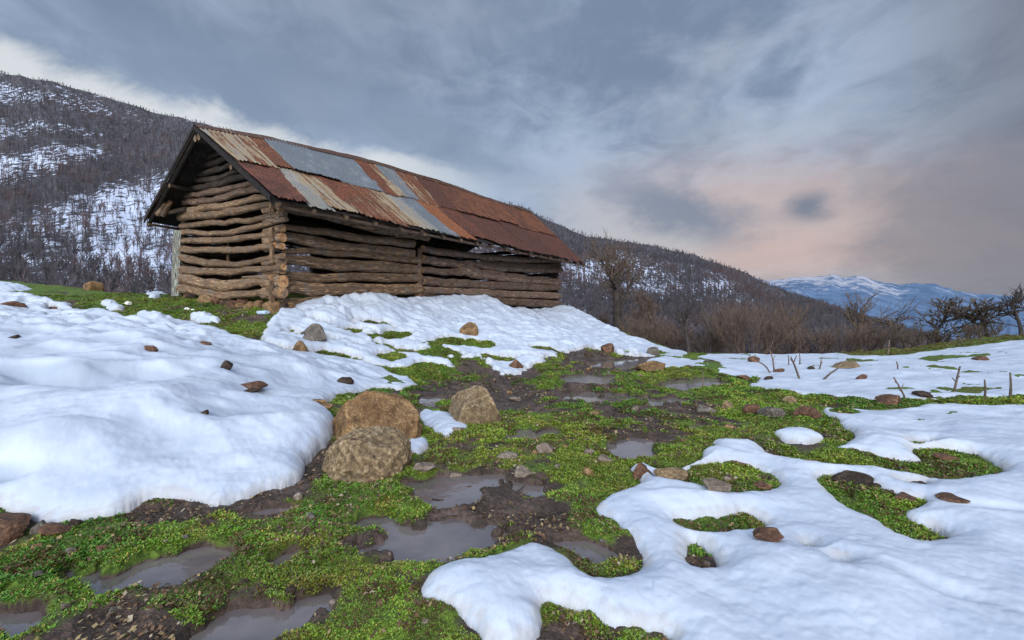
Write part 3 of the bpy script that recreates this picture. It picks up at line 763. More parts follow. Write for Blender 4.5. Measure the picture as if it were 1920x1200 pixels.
rock(647, 719, 32, 14, 'dark', 'flat brown stone in the snow above the split slab')
rock(383, 778, 18, 9, 'dark', 'tiny dark pebble alone in the middle of the left snowfield')
rock(600, 770, 34, 14, 'ochre', 'thin orange stone at the snow edge left of the split slab')
rock(612, 779, 26, 10, 'ochre', 'small orange chip beside the snow edge under the thin orange stone')
rock(283, 660, 26, 14, 'rust', 'brown stone showing through upper left snow beside a hollow')
rock(385, 646, 18, 8, 'rust', 'small brown stone at the top rim of the left snowfield')
rock(175, 547, 34, 20, 'ochre', 'brown rounded stone on the crest of the grass bank left of the hut', 'boulder')
rock(38, 524, 30, 12, 'ochre', 'low brown stone on the crest at the far left')
rock(103, 582, 40, 10, 'rust', 'flat reddish stone among upper left snow')
rock(25, 592, 46, 12, 'rust', 'flat pinkish stone in the snow near the left edge')
rock(26, 628, 22, 8, 'dark', 'small dark patch of stone in the upper left snow')
rock(8, 1020, 96, 56, 'rust', 'big reddish brown stone cut off by the left edge under the snow', 'boulder', group=None)
rock(110, 1006, 56, 28, 'rust', 'angular brick red stone at the lower edge of the left snow')
rock(78, 1000, 36, 26, 'grey', 'greyish pink stone beside the brick red one')
rock(140, 990, 22, 16, 'dark', 'small black stone just right of the brick red one')
rock(795, 888, 44, 22, 'pale', 'pale pinkish stone at the right foot of the nearest boulder')
rock(852, 900, 34, 18, 'pale', 'pale stone at the upper rim of the puddle beside the nearest boulder')
rock(878, 922, 30, 12, 'rust', 'reddish stone lying in the middle of the puddle')
rock(820, 945, 34, 12, 'dark', 'dark stone at the lower rim of the middle puddle')
rock(983, 896, 38, 22, 'pale', 'whitish stone in the grass, right of the middle puddle')
rock(1022, 850, 34, 22, 'pale', 'pale beige stone in the grass above the whitish one')
rock(950, 862, 40, 14, 'pale', 'flat pale stone in wet grass below the rounded boulder')
rock(1104, 895, 20, 18, 'ochre', 'small bright orange stone in the grass between puddle and snow')
rock(1135, 868, 32, 16, 'pale', 'pinkish stone just left of the square puddle')
rock(1105, 854, 20, 12, 'pale', 'small beige stone left of the pinkish one')
rock(1205, 892, 40, 28, 'rust', 'reddish brown stone at the foot of the square puddle')
rock(1255, 915, 60, 30, 'tan', 'tan ribbed stone at the snow rim, left of the round grass island')
rock(1342, 932, 52, 24, 'pale', 'pale brown stone on the round grass island, left one')
rock(1428, 918, 30, 16, 'rust', 'small brown stone on the round grass island, right one')
rock(1362, 903, 18, 10, 'pale', 'tiny stone at the top of the round grass island')
rock(1385, 866, 54, 16, 'rust', 'flat brown stone on the snow above the round grass island')
rock(1440, 1026, 58, 26, 'rust', 'flat topped brick red stone in the snow beside the lower grass island')
rock(1602, 914, 76, 28, 'dark', 'dark reddish slab at the top of the long grass island')
rock(1640, 916, 24, 12, 'dark', 'dark pebble against the right end of the dark reddish slab')
rock(1697, 942, 44, 11, 'rust', 'thin flat brown stone on the right arm of the long grass island')
rock(1792, 944, 60, 16, 'rust', 'isolated flat brown stone in the snow at right')
rock(1658, 969, 36, 10, 'rust', 'small brown stone inside the long grass island')
rock(1776, 864, 44, 14, 'rust', 'red brown stone on the narrow grass strip at right')
rock(1530, 872, 40, 7, 'ochre', 'thin orange stone at the lower rim of the grass strip')
rock(1324, 778, 34, 20, 'grey', 'grey brown stone, leftmost in the row on the grass')
rock(1364, 768, 24, 18, 'tan', 'small rounded tan stone, second in the row on the grass')
rock(1410, 776, 30, 20, 'rust', 'reddish stone, third in the row on the grass')
rock(1445, 786, 46, 22, 'grey', 'smooth light grey oval stone in the row on the grass')
rock(1516, 786, 42, 24, 'rust', 'reddish angular stone at the right end of the row')
rock(1479, 758, 26, 18, 'tan', 'pointed tan stone standing above the row')
rock(1367, 806, 28, 10, 'ochre', 'small orange stone in the grass below the row')
rock(1220, 696, 58, 22, 'ochre', 'broad low ochre rock at the far end of the puddles')
rock(1225, 668, 26, 16, 'grey', 'grey stone at the foot of the snowdrift, right one')
rock(1140, 662, 26, 20, 'rust', 'reddish stone at the foot of the snowdrift, middle one')
rock(1105, 670, 18, 12, 'dark', 'dark small stone at the foot of the snowdrift, left one')
rock(968, 690, 28, 18, 'rust', 'red brown stone at the snow edge above the rounded boulder')
rock(1590, 693, 56, 14, 'tan', 'wide flat tan stone in the far right snowfield')
rock(1615, 713, 22, 10, 'rust', 'small brown stone below the wide flat tan one')
rock(1672, 762, 50, 22, 'rust', 'brown boulder at the lower edge of the far right snowfield with twigs beside it')
rock(1733, 746, 34, 15, 'dark', 'dark brown stone right of the twigs in the far snowfield')
rock(1843, 676, 28, 9, 'rust', 'small flat stone high in the far right snow')
rock(1415, 682, 24, 12, 'rust', 'brown stone at the far snow crest, left part')
rock(1396, 712, 26, 11, 'rust', 'flat stone at the left rim of the far right snowfield')
rock(1460, 698, 20, 8, 'rust', 'small brown stone among the upright twigs')
rock(1440, 712, 16, 8, 'dark', 'tiny dark stone at the lower rim among the twigs')
rock(1520, 693, 14, 7, 'dark', 'tiny dark stone between the leaning twigs')
rock(1113, 782, 20, 13, 'ochre', 'small orange stone in grass above the square puddle')
rock(968, 752, 26, 10, 'pale', 'flat pale stone in the mud right of the rounded boulder')
rock(560, 944, 18, 14, 'pale', 'small pale yellow stone in the grass below the left snow')
rock(858, 812, 0.1+24, 8, 'pale', 'tiny pale stone in front of the rounded boulder')
# loose scatter of pebbles on the bare ground
r2 = random.Random(4); made = 0; tries = 0
while made < 70 and tries < 4000:
    tries += 1
    px = r2.uniform(60, 1500); py = r2.choice([r2.uniform(690, 860), r2.uniform(860, 1180)])
    Y = hitY(px, py); x = (px-CX)/F*Y
    if float(big_snow_sd(np.array([x]), np.array([Y]))[0]) > -.03: continue
    if abs(px-692) < 100 and 780 < py < 930: continue
    if abs(px-890) < 60 and 700 < py < 810: continue
    w = r2.uniform(7, 17)*(1+.3*(py > 900))
    rock(px, py, w, w*r2.uniform(.4, .7), r2.choice(['pale', 'rust', 'dark', 'grey', 'ochre']), 'small loose pebble lying in the wet grass and mud', 'pebble', sub=3, rot=r2.uniform(0, 6), group='small pebbles scattered in the wet turf')
    made += 1
# foundation stones along the gable
r2 = random.Random(9)
for i in range(26):
    f = i/25; px = 350+f*190+r2.uniform(-4, 4); py = 560+f*26+r2.uniform(-3, 5)
    w = r2.uniform(12, 26)
    if abs(px-515) < 16: continue
    lab = 'small rubble stone under the bottom log of the hut gable'
    rock(px, py, w, w*.62, r2.choice(['rust', 'ochre', 'ochre', 'rust', 'dark']), lab, 'rubble_stone', sub=4, rot=r2.uniform(0, 6), group='rubble stones along the foot of the hut gable')
rock(514, 588, 42, 26, 'ochre', 'large orange foundation stone under the front corner of the hut', 'rubble_stone')
rock(392, 569, 28, 18, 'ochre', 'pale orange block under the middle of the gable bottom log', 'rubble_stone')

# ------------------------------------------------------------------ hut
def on_plane(P, Q, px, py, off=0.):
    """point of the sight line on the vertical plane through P,Q (pushed out by off)"""
    P = np.array(P, float); Q = np.array(Q, float); d = (Q-P)/np.linalg.norm(Q-P); n = np.array([d[1], -d[0]])
    P = P+n*off; u = (px-CX)/F
    t = (u*P[1]-P[0])/(d[0]-u*d[1]); xy = P+d*t
    return np.array([xy[0], xy[1], CH-(py-HY)/F*xy[1]])
hut = empty('log_hut', (-4.45, 9, 0), 'old log hut with gappy log walls and a patchy rusty metal roof', 'hut')
HO = np.array([-4.45, 9, 0.])
def spline(P, n):
    P = np.asarray(P, float); 
    if len(P) == 2: P = np.vstack([P[0], P.mean(0), P[1]])
    t = np.linspace(0, 1, len(P)); tt = np.linspace(0, 1, n)
    out = np.zeros((n, 3))
    # Catmull-Rom
    Pe = np.vstack([2*P[0]-P[1], P, 2*P[-1]-P[-2]])
    seg = np.minimum((tt*(len(P)-1)).astype(int), len(P)-2); f = (tt*(len(P)-1)-seg)[:, None]
    p0, p1, p2, p3 = Pe[seg], Pe[seg+1], Pe[seg+2], Pe[seg+3]
    return .5*((2*p1)+(-p0+p2)*f+(2*p0-5*p1+4*p2-p3)*f*f+(-p0+3*p1-3*p2+p3)*f**3)
nlog = [0]
def log(P, th, mats, name='log', wob=.03, parent=None, n=40, taper=.0, org=None, sides=14, noise=.30):
    nlog[0] += 1; k = nlog[0]; r = np.random.default_rng(k*13)
    P = spline(P, n); L = np.linspace(0, 1, n)
    s = np.linalg.norm(P[-1]-P[0])
    P[:, 2] += wob*fbm(L*s*.75+k*5.1, L*0+k*.77, o=3, s=k); P[:, 0] += wob*.8*fbm(L*s*.6+k*9.1, L*0+k*.3, o=2, s=k+3)
    rad = np.interp(L, np.linspace(0, 1, len(th)) if len(th) > 1 else [0, 1], th if len(th) > 1 else [th[0]]*2)
    rad = rad*(1+.16*fbm(L*s*1.1+k*2.7, L*0, o=3, s=k+7))
    mb = MB(); mb.tube(P-(HO if org is None else org), rad, sides, noise, k); return mb.build(name, mats, parent or hut)
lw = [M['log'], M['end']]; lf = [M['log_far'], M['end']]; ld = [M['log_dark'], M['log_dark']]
def th(hpx, Y): return hpx/2/F*Y
# gable logs: three points each (left, middle, right) with thickness in px at each
GAB = [
 ((341, 541), (425, 553), (514, 549), 17, 14, 13), ((341, 521), (418, 536), (516, 525), 19, 21, 16), ((341, 505), (425, 512), (533, 499), 15, 13, 13),
 ((341, 483), (425, 496), (530, 477), 16, 12, 12), ((343, 467), (425, 469), (518, 458), 12, 12, 12), ((343, 452), (425, 448), (517, 436), 12, 12, 12),
 ((341, 437), (425, 435), (536, 409), 10, 11, 10), ((339, 423), (425, 418), (533, 400), 10, 11, 10), ((336, 410), (425, 399), (533, 380), 15, 14, 12),
 ((342, 396), (425, 383), (514, 367), 14, 13, 12), ((345, 382), (407, 371), (495, 353), 12, 12, 12), ((349, 368), (407, 358), (478, 341), 11, 12, 11),
 ((356, 354), (407, 346), (464, 328), 11, 12, 11), ((363, 339), (407, 332), (452, 316), 11, 11, 10), ((370, 326), (407, 318), (441, 305), 10, 11, 10),
 ((378, 312), (405, 305), (430, 294), 10, 10, 9), ((386, 298), (403, 292), (418, 284), 9, 9, 8)]
for (a, b, c, ta, tb, tc) in GAB:
    P = [on_plane(C_, A_, *q) for q in (a, b, c)]
    gi_ = nlog[0]; log(P, [1.0*th(ta, P[0][1]), 1.0*th(tb, P[1][1]), 1.0*th(tc, P[2][1])], lw if gi_ < 10 else (lf if gi_ < 12 else ld), wob=.055)  # upper logs get darker materials: overhang shade put into their colour
P = [on_plane(C_, A_, 455, 520, .05), on_plane(C_, A_, 509, 519, .05)]; log(P, [.02, .05], lw, wob=.01, n=14)
# front wall, left bay: points and thickness px
FRL = [
 ((522, 565), (640, 564), (785, 564), 15, 13, 12), ((522, 539), (640, 542), (787, 543), 22, 20, 17), ((519, 517), (640, 520), (787, 521), 17, 14, 13),
 ((526, 484), (640, 499), (787, 505), 17, 19, 15), ((530, 468), (640, 479), (787, 490), 9, 10, 10), ((528, 441), (640, 463), (775, 474), 17, 17, 12),
 ((530, 424), (640, 441), (775, 459), 10, 13, 13)]
for (a, b, c, ta, tb, tc) in FRL:
    P = [on_plane(A_, B_, *q) for q in (a, b, c)]
    log(P, [1.16*th(ta, P[0][1]), 1.16*th(tb, P[1][1]), 1.16*th(tc, P[2][1])], lw, wob=.06)
FRR = [
 ((782, 556), (900, 562), (1048, 571), 9, 12, 12), ((792, 543), (900, 549), (1048, 555), 10, 11, 10), ((790, 526), (900, 534), (1046, 540), 14, 13, 10),
 ((856, 503), (930, 517), (1046, 530), 18, 15, 12), ((790, 509), (830, 510), (866, 512), 10, 11, 9),
 ((790, 486), (900, 499), (1050, 506), 13, 11, 9), ((794, 467), (900, 481), (1050, 490), 10, 10, 9), ((900, 492), (980, 497), (1050, 498), 6, 7, 7)]
for (a, b, c, ta, tb, tc) in FRR:
    P = [on_plane(A_, B_, *q) for q in (a, b, c)]
    log(P, [1.25*th(ta, P[0][1]), 1.25*th(tb, P[1][1]), 1.25*th(tc, P[2][1])], lf, wob=.06)
# wall plate under the front eave
P = [on_plane(A_, B_, 517, 380), on_plane(A_, B_, 620, 402), on_plane(A_, B_, 700, 424), on_plane(A_, B_, 800, 441), on_plane(A_, B_, 1052, 481)]
log(P[:3]+[on_plane(A_, B_, 800, 443)], [.14, .12, .15, .12], lw, 'wall_plate', wob=.03)
log([on_plane(A_, B_, 740, 421), on_plane(A_, B_, 742, 445)], [.08, .07], lf, 'post', wob=0, n=8)
# corner posts and cross ends of the notched corner
for (ya, yb, r_) in ((380, 397, .05), (427, 452, .055), (457, 492, .045), (527, 582, .05)):
    log([on_plane(A_, B_, 510, yb, .02), on_plane(A_, B_, 509, ya, .02)], [r_, r_*.8], lw, 'corner_post', wob=.015, n=10)
log([on_plane(A_, B_, 787, 572, .03), on_plane(A_, B_, 786, 520, .03), on_plane(A_, B_, 787, 468, .0)], [.055, .05, .045], lf, 'post', wob=.03)
log([on_plane(A_, B_, 1040, 580, -.15), on_plane(A_, B_, 1040, 480, -.15)], [.09, .08], ld, 'corner_post', wob=.02)
dF = (B_-A_)/np.linalg.norm(B_-A_); dG = (C_-A_)/np.linalg.norm(C_-A_)
dF3, dG3 = np.append(dF, 0), np.append(dG, 0)
for i, (py, r_) in enumerate([(389, .085), (406, .075), (430, .075), (447, .08), (463, .065), (490, .08), (508, .07), (528, .11), (549, .125)]):
    c = on_plane(A_, B_, 521, py, .0)
    log([c-dG3*(-.5)-dF3*.0, c-dG3*.22-dF3*.02], [r_, r_*1.05], lw, wob=.0, n=8)
# slim props seen in the gable gaps
for (x_, a, b) in ((428, 438, 490), (432, 500, 520)):
    log([on_plane(C_, A_, x_, a, -.12), on_plane(C_, A_, x_, b, -.12)], [.03, .03], lw, 'prop', wob=.0, n=6)
log([on_plane(A_, B_, 628, 530, -.12), on_plane(A_, B_, 628, 562, -.12)], [.03, .03], lw, 'prop', wob=.0, n=6)
# back and end walls
def zat(py, Y): return CH-(py-HY)/F*Y
def gapwall(P, Q, z0, z1, n, r_, mats, gaps=()):
    for i in range(n):
        z = z0+(z1-z0)*i/(n-1); segs = [(0, 1)]
        for (t0, t1, za, zb) in gaps:
            if za < z < zb: segs = [(0, t0), (t1, 1)]
        for (t0, t1) in segs:
            a = np.append(P+(Q-P)*t0, z); b = np.append(P+(Q-P)*t1, z)
            log([a, b], [r_, r_*.9], mats, wob=.03, n=20, sides=8, noise=.15)
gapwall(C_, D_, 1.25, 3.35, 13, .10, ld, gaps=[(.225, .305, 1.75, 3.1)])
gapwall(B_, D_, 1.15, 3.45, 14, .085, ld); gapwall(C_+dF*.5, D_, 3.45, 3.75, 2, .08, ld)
# earthen floor inside
mb = MB(); c = np.append((A_+B_+C_+D_)/4, 1.1); mb.box(c-HO, dF3*5.9, dG3*2.3, (0, 0, .02)); mb.build('floor', M['dark_wood'], hut, False)

# roof surfaces
def lin(p, q, t): return p+(q-p)*t
RP0 = pt(369, 237, 10.08); RP1 = pt(993, 397, 21.1)
def ridge(t):
    t = np.asarray(t, float); P = RP0[None]+(RP1-RP0)[None]*t[..., None].reshape(-1, 1)
    P[:, 2] = np.interp(t.ravel(), [0, .12, .35, .6, .8, 1], [4.89, 5.08, 5.30, 5.33, 5.27, 5.24]); return P
EF0, EF1 = pt(514, 369, 7.9), pt(1095, 491, 18.94)
EB0, EB1 = pt(275, 412, 12.2), np.array([-4.0, 24.2, 3.0])
def roofpt(t, v, side, off=0.):
    t = np.asarray(t, float).ravel(); v = np.asarray(v, float).ravel()
    Rg = ridge(t); E0, E1 = (EF0, EF1) if side == 0 else (EB0, EB1)
    E = E0[None]+(E1-E0)[None]*t[:, None]
    P = Rg+(E-Rg)*v[:, None]
    P[:, 2] += -.10*np.sin(np.pi*np.clip(v, 0, 1))*np.sin(np.pi*t)*.6
    P[:, 2] += off
    return P
def solve_t(px, v):
    ts = np.linspace(-.1, 1.1, 800); P = roofpt(ts, np.full(800, v), 0); q = CX+F*P[:, 0]/P[:, 1]
    return float(np.interp(px, q, ts))
roof = MB()
# deck of dark boards under the sheets, both slopes
def slab(side, v0, v1, t0, t1, off, thick, nt=30, nv=8):
    T, Vv = np.meshgrid(np.linspace(t0, t1, nt), np.linspace(v0, v1, nv))
    top = roofpt(T, Vv, side, off)-HO; bot = roofpt(T, Vv, side, off-thick)-HO
    n = len(top); f = grid_faces(nv, nt); Vt = np.vstack([top, bot]); fs = [f, f[:, ::-1]+n]
    e = []
    idx = np.arange(n).reshape(nv, nt)
    for row in (idx[0], idx[-1], idx[:, 0], idx[:, -1]):
        e.append(np.stack([row[:-1], row[1:], row[1:]+n, row[:-1]+n], -1))
    F_ = np.concatenate(fs+e); uv = np.vstack([np.stack([T.ravel()*13, Vv.ravel()*3.8], -1)]*2)
    roof.V.append(Vt); roof.Q.append(F_+roof.n); roof.qm.append(np.zeros(len(F_), int)); roof.UV.append(uv); roof.n += 2*n
slab(0, .012, .985, .004, .996, -.05, .03); slab(1, .012, .985, .004, .996, -.05, .03)
roof_o = roof.build('roof', M['dark_wood'], hut, False)
# sheets
NS = [0]
def sheet(side, r0, r1, s0, s1, v0, v1, mat, off=.0, jag=.0, pitch=.085):
    """edges: t range at v0 (r0..r1) and at v1 (s0..s1)"""
    NS[0] += 1; k = NS[0]; rr = np.random.default_rng(k)
    nu = max(24, int(abs(r1-r0)*13/pitch*7)); nv = 26
    U, Vq = np.meshgrid(np.linspace(0, 1, nu), np.linspace(0, 1, nv))
    t = (r0+(r1-r0)*U)*(1-Vq)+(s0+(s1-s0)*U)*Vq
    v0e = v0+.012*rr.normal(); v1e = v1+.010*rr.normal()
    ev = fbm(U*9+k, U*0+k*.3, o=3, s=k)*jag
    v = v0e+(v1e-v0e)*Vq+ev*Vq**6
    L = 13.; ph = t*L/pitch*2*math.pi
    corr = .0115*np.sin(ph)
    buckle = .018*fbm(t*9+k, v*4, o=3, s=k+40)
    lift = .05*np.clip(rr.normal()*.6+.3, 0, 1)*Vq**4+.02*np.abs(U-.5)**3*rr.normal()
    P = roofpt(t, v, side, 0)-HO
    P[:, 2] += (corr+buckle+lift+off).ravel()
    n = len(P); f = grid_faces(nv, nu)
    if side == 1: f = f[:, ::-1]
    V = np.vstack([P, P-np.array([0, 0, .006])]); idx = np.arange(n).reshape(nv, nu); e = []
    for row in (idx[0], idx[-1], idx[:, 0], idx[:, -1]): e.append(np.stack([row[:-1], row[1:], row[1:]+n, row[:-1]+n], -1))
    uv = np.stack([t.ravel()*L, v.ravel()*3.8], -1)
    me = mesh_np('roof_sheet', V, np.concatenate([f, f[:, ::-1]+n]+e), [mat], uv=np.vstack([uv, uv]))
    return link('roof_sheet', me, roof_o)
ZG, ZB, ZW = (.34, .335, .31), (.21, .23, .25), (.42, .395, .33)
RD, RO, RB = (.125, .05, .032), (.255, .098, .045), (.10, .044, .032)
VS = .50
def T0(px): return solve_t(px, 0.0)
def TS(px): return solve_t(px, VS)
def TE(px): return solve_t(px, 1.0)
k = 0
# upper row: (ridge px0, px1, seam px0, px1, metal, rust dark, rust light, amount)
UP = [(368, 440, 441, 500, ZG, RD, RO, .46), (436, 460, 497, 522, ZW, RD, RO, .49), (458, 491, 519, 553, ZW, RD, RO, .60), (489, 573, 550, 637, ZB, RD, RO, .29), (571, 662, 635, 721, ZB, RB, RO, .27),
      (658, 684, 716, 742, ZG, RD, (.26, .09, .04), .70), (683, 700, 740, 757, ZW, RD, RO, .5), (699, 734, 755, 786, ZB, RD, RO, .33), (732, 776, 784, 824, ZW, RD, RO, .54), (774, 812, 822, 858, ZG, RB, RD, .80),
      (810, 852, 856, 893, ZW, RB, (.22, .085, .04), .72), (850, 893, 891, 933, ZW, RD, RO, .62), (891, 932, 930, 974, ZW, RD, RO, .64), (930, 966, 971, 1010, ZG, RB, RO, .66), (964, 995, 1008, 1044, ZG, RD, RO, .68)]
for i, (a, b, c, d, mt, ra, rb, am) in enumerate(UP):
    k += 1; sheet(0, T0(a), T0(b), TS(c), TS(d), .0, VS+.03, roof_mat(k, mt, ra, rb, am), off=.012+.009*(i % 2), jag=.02)
LOW = [(441, 524, 514, 580, ZG, RB, (.24, .085, .05), .84), (521, 556, 577, 628, ZG, RD, RO, .38), (553, 588, 625, 680, ZW, RD, RO, .45), (585, 622, 677, 712, ZW, RD, (.25, .085, .04), .57), (620, 655, 710, 738, ZW, RD, (.27, .09, .04), .56),
       (653, 688, 736, 762, ZW, RD, RO, .55), (686, 716, 760, 792, ZW, RB, RO, .52), (713, 745, 789, 826, ZG, RD, RO, .38), (742, 778, 823, 861, ZB, RD, RO, .30),
       (775, 812, 858, 896, ZG, RO, (.33, .12, .05), .70), (810, 850, 893, 930, ZG, RB, (.2, .07, .04), .78), (847, 890, 927, 968, ZG, RB, (.15, .06, .04), .76), (888, 930, 965, 1010, ZW, RB, (.14, .055, .04), .72), (928, 972, 1007, 1050, ZG, RB, (.13, .055, .04), .76), (970, 1044, 1047, 1096, ZG, RB, (.15, .06, .045), .77)]
for i, (a, b, c, d, mt, ra, rb, am) in enumerate(LOW):
    k += 1; sheet(0, TS(a), TS(b), TE(c), TE(d), VS-.02, 1.0, roof_mat(k, mt, ra, rb, am), off=-.012+.008*(i % 2), jag=.028)
for i in range(10):
    k += 1; a, b = i/10, (i+1.04)/10
    sheet(1, a, min(b, 1.0), a, min(b, 1.0), 0, 1, roof_mat(k, ZG, RD, RO, .5), off=.008*(i % 2))
# ridge capping
def strip(name, t0, t1, w, mat, off):
    ts = np.linspace(t0, t1, 24); a = roofpt(ts, np.full(24, w), 0, off)-HO; m_ = ridge(ts)-HO; m_[:, 2] += off+.022; b = roofpt(ts, np.full(24, w), 1, off)-HO
    m_[:, 2] += .02*fbm(ts*20, ts*0, o=3, s=3)
    V = np.vstack([a, m_, b]); V = np.vstack([V, V-np.array([0, 0, .006])]); f = grid_faces(3, 24)
    uv = np.stack([np.tile(ts*13, 6), np.repeat([0, .2, .4]*2, 24)], -1)
    return link(name, mesh_np(name, V, np.concatenate([f, f[:, ::-1]+72]), [mat], uv=uv), roof_o)
for i, (a, b) in enumerate(((-.004, .16), (.15, .33), (.325, .5), (.49, .68), (.67, .85), (.84, 1.004))):
    strip('ridge_cap', a, b, .045, roof_mat(90+i, (.2, .19, .18), RB, (.16, .09, .06), .6), .03+.006*(i % 2))
# rafters showing below the eaves and at the gable overhang
for side in (0, 1):
    for i in range(19):
        t = .004+.992*i/18; vv = np.linspace(.02, 1.005+.012*math.sin(i*5.3), 10)
        P = roofpt(np.full(10, t), vv, side, -.115)-HO
        mb = MB(); mb.tube(P, .045 if i not in (0,) else .05, 7, .2, i+60); mb.build('rafter', [M['log_dark'] if 0 < i else M['dark_wood'], M['log']], roof_o)
# eave boards (ragged) and purlins
for (v, r_) in ((.96, .035), (.5, .05), (.03, .06)):
    for side in (0, 1):
        ts = np.linspace(0, 1, 40); P = roofpt(ts, np.full(40, v), side, -.19)-HO
        mb = MB(); mb.tube(P, r_*(1+.3*fbm(ts*20, ts*0+v, o=3, s=5)), 7, .3, int(v*100)+side); mb.build('purlin', [M['log_dark'] if v < .9 else M['log_far'], M['log']], roof_o)
# barge board on the gable edge
for side in (0, 1):
    vv = np.linspace(0, 1, 12); a = roofpt(np.full(12, -.003), vv, side, .005)-HO; b = roofpt(np.full(12, -.003), vv, side, -.085)-HO
    a2, b2 = a-dF3*.03, b-dF3*.03
    V = np.vstack([a2, b2, a, b]); f = grid_faces(2, 12); F_ = np.concatenate([f, f[:, ::-1]+24, np.stack([np.arange(11), np.arange(11)+1, np.arange(11)+25, np.arange(11)+24], -1)[:, ::-1], np.stack([np.arange(12, 23), np.arange(13, 24), np.arange(37, 48), np.arange(36, 47)], -1)])
    link('barge_board', mesh_np('barge_board', V, F_, [M['dark_wood']], uv=np.column_stack([np.tile(vv*4, 4), np.repeat([0, .1, .2, .3], 12)]), smooth=False), roof_o)
# bracket struts under the left eave
for (a, b) in (((296, 402), (309, 380)), ((306, 404), (320, 378))):
    pa, pb = pt(*a, 11.9), pt(*b, 11.7); log([pa, pb], [.06, .06], lw, 'strut', wob=0, n=6)
log([pt(290, 404, 12.1), pt(350, 392, 11.7)], [.05, .06], ld, 'tie_beam', wob=.02, n=10)
# grey board leaning on the far corner
mb = MB(); a, b = pt(329, 555, 12.0), pt(333, 432, 12.0); c = (a+b)/2; up = (b-a)/2
mb.box((0, 0, 0), (.10, 0, 0), (0, .022, 0), up); o = mb.build('plank', M['board'], None, False); o.location = c
tag(o, 'tall weathered grey board standing upright against the far corner of the hut gable', 'plank')
# litter
def litter(px, py, w, h, col, lab):
    m, t, b = material('plastic_litter'); b.inputs['Base Color'].default_value = col+(1,); b.inputs['Roughness'].default_value = .4
    u = (px-CX)/F; Y = hitY(px, py); V, Fc = rock_mesh(px, (w/F*Y, w/F*Y*.7, h/F*Y), 4, rough=.3)
    o = link('litter', mesh_np('litter', V, Fc, [m], smooth=False)); o.location = (u*Y, Y, snow_top(u*Y, Y)-.01); tag(o, lab, 'litter')
litter(495, 588, 26, 8, (.45, .58, .72), 'crumpled pale blue plastic bag below the corner of the hut')
litter(351, 583, 9, 5, (.8, .8, .8), 'white scrap on the green strip, left one of two')
litter(361, 584, 8, 5, (.8, .8, .8), 'white scrap on the green strip, right one of two')
litter(238, 575, 14, 7, (.8, .8, .76), 'white crumpled scrap on the grass left of the hut')

# ------------------------------------------------------------------ bare trees, shrubs, twigs
def grow(mb_t, mb_c, p, d, L, r, lev, rg, spread, up, kids, cut, wig=.18):
    n = 6; P = [p]; dd = d.copy()
    for i in range(n-1):
        dd = dd+rg.normal(size=3)*wig*.6+np.array([0, 0, up*.10]); dd /= np.linalg.norm(dd); P.append(P[-1]+dd*L/(n-1))
    P = np.array(P); rad = np.linspace(r, r*.55, n)
    (mb_t if lev <= cut else mb_c).tube(P, rad, 7 if lev == 0 else (5 if lev <= cut else 3), .15 if lev <= cut else 0, int(rg.integers(999)), cap=False)
    if lev >= len(kids): return
    for j in range(kids[lev]):
        f = rg.uniform(.35, 1.0) if lev else rg.uniform(.28, 1.0); i = min(int(f*(n-1)), n-1); q = P[i]
        ax = rg.normal(size=3); ax -= ax@dd*dd; ax /= np.linalg.norm(ax)
        ang = rg.uniform(.35, 1.0)*spread; nd = dd*math.cos(ang)+ax*math.sin(ang); nd[2] += up*.25; nd /= np.linalg.norm(nd)
        grow(mb_t, mb_c, q, nd, L*rg.uniform(.45, .72), max(rad[i]*.46, .0055), lev+1, rg, spread, up, kids, cut, wig)
def tree(px, py, Y, hpx, wpx, lab, seed, kids=(7, 5, 5, 4), spread=.9, up=.7, lean=0., rr=.028, mt='bark', mc='twig', name='bare_tree', cat='tree', stem=.5, group=None, wig=.18):
    rg = np.random.default_rng(seed); base = pt(px, py, Y); H = hpx/F*Y
    a, b = MB(), MB()
    grow(a, b, np.zeros(3), np.array([lean, 0, 1.])/math.hypot(1, lean), H*stem, H*rr, 0, rg, spread, up, kids, 1, wig)
    zt = float(base_h(np.array([base[0]]), np.array([base[1]]))[0])
    # carry the trunk down to the ground where the bank falls away
    low = min(zt-base[2]-.2, -.05); a.tube(np.array([[-lean*.2, 0, low], [-lean*.05, 0, low*.5], [0, 0, .02]]), [H*rr*1.35, H*rr*1.1, H*rr], 7, .15, seed, cap=False)
    # scale so the crown reaches the height seen
    Vz = max(np.concatenate(b.V)[:, 2].max(), np.concatenate(a.V)[:, 2].max()); s = H/Vz
    o = empty(name, base, lab, cat, group); t_ = a.build('trunk', M[mt], o); c_ = b.build('crown', M[mc], o)
    Vx = np.concatenate(b.V)[:, 0]; sw = wpx/F*Y/(Vx.max()-Vx.min())
    for q in (t_, c_): q.scale = (sw, sw, s)
    return o
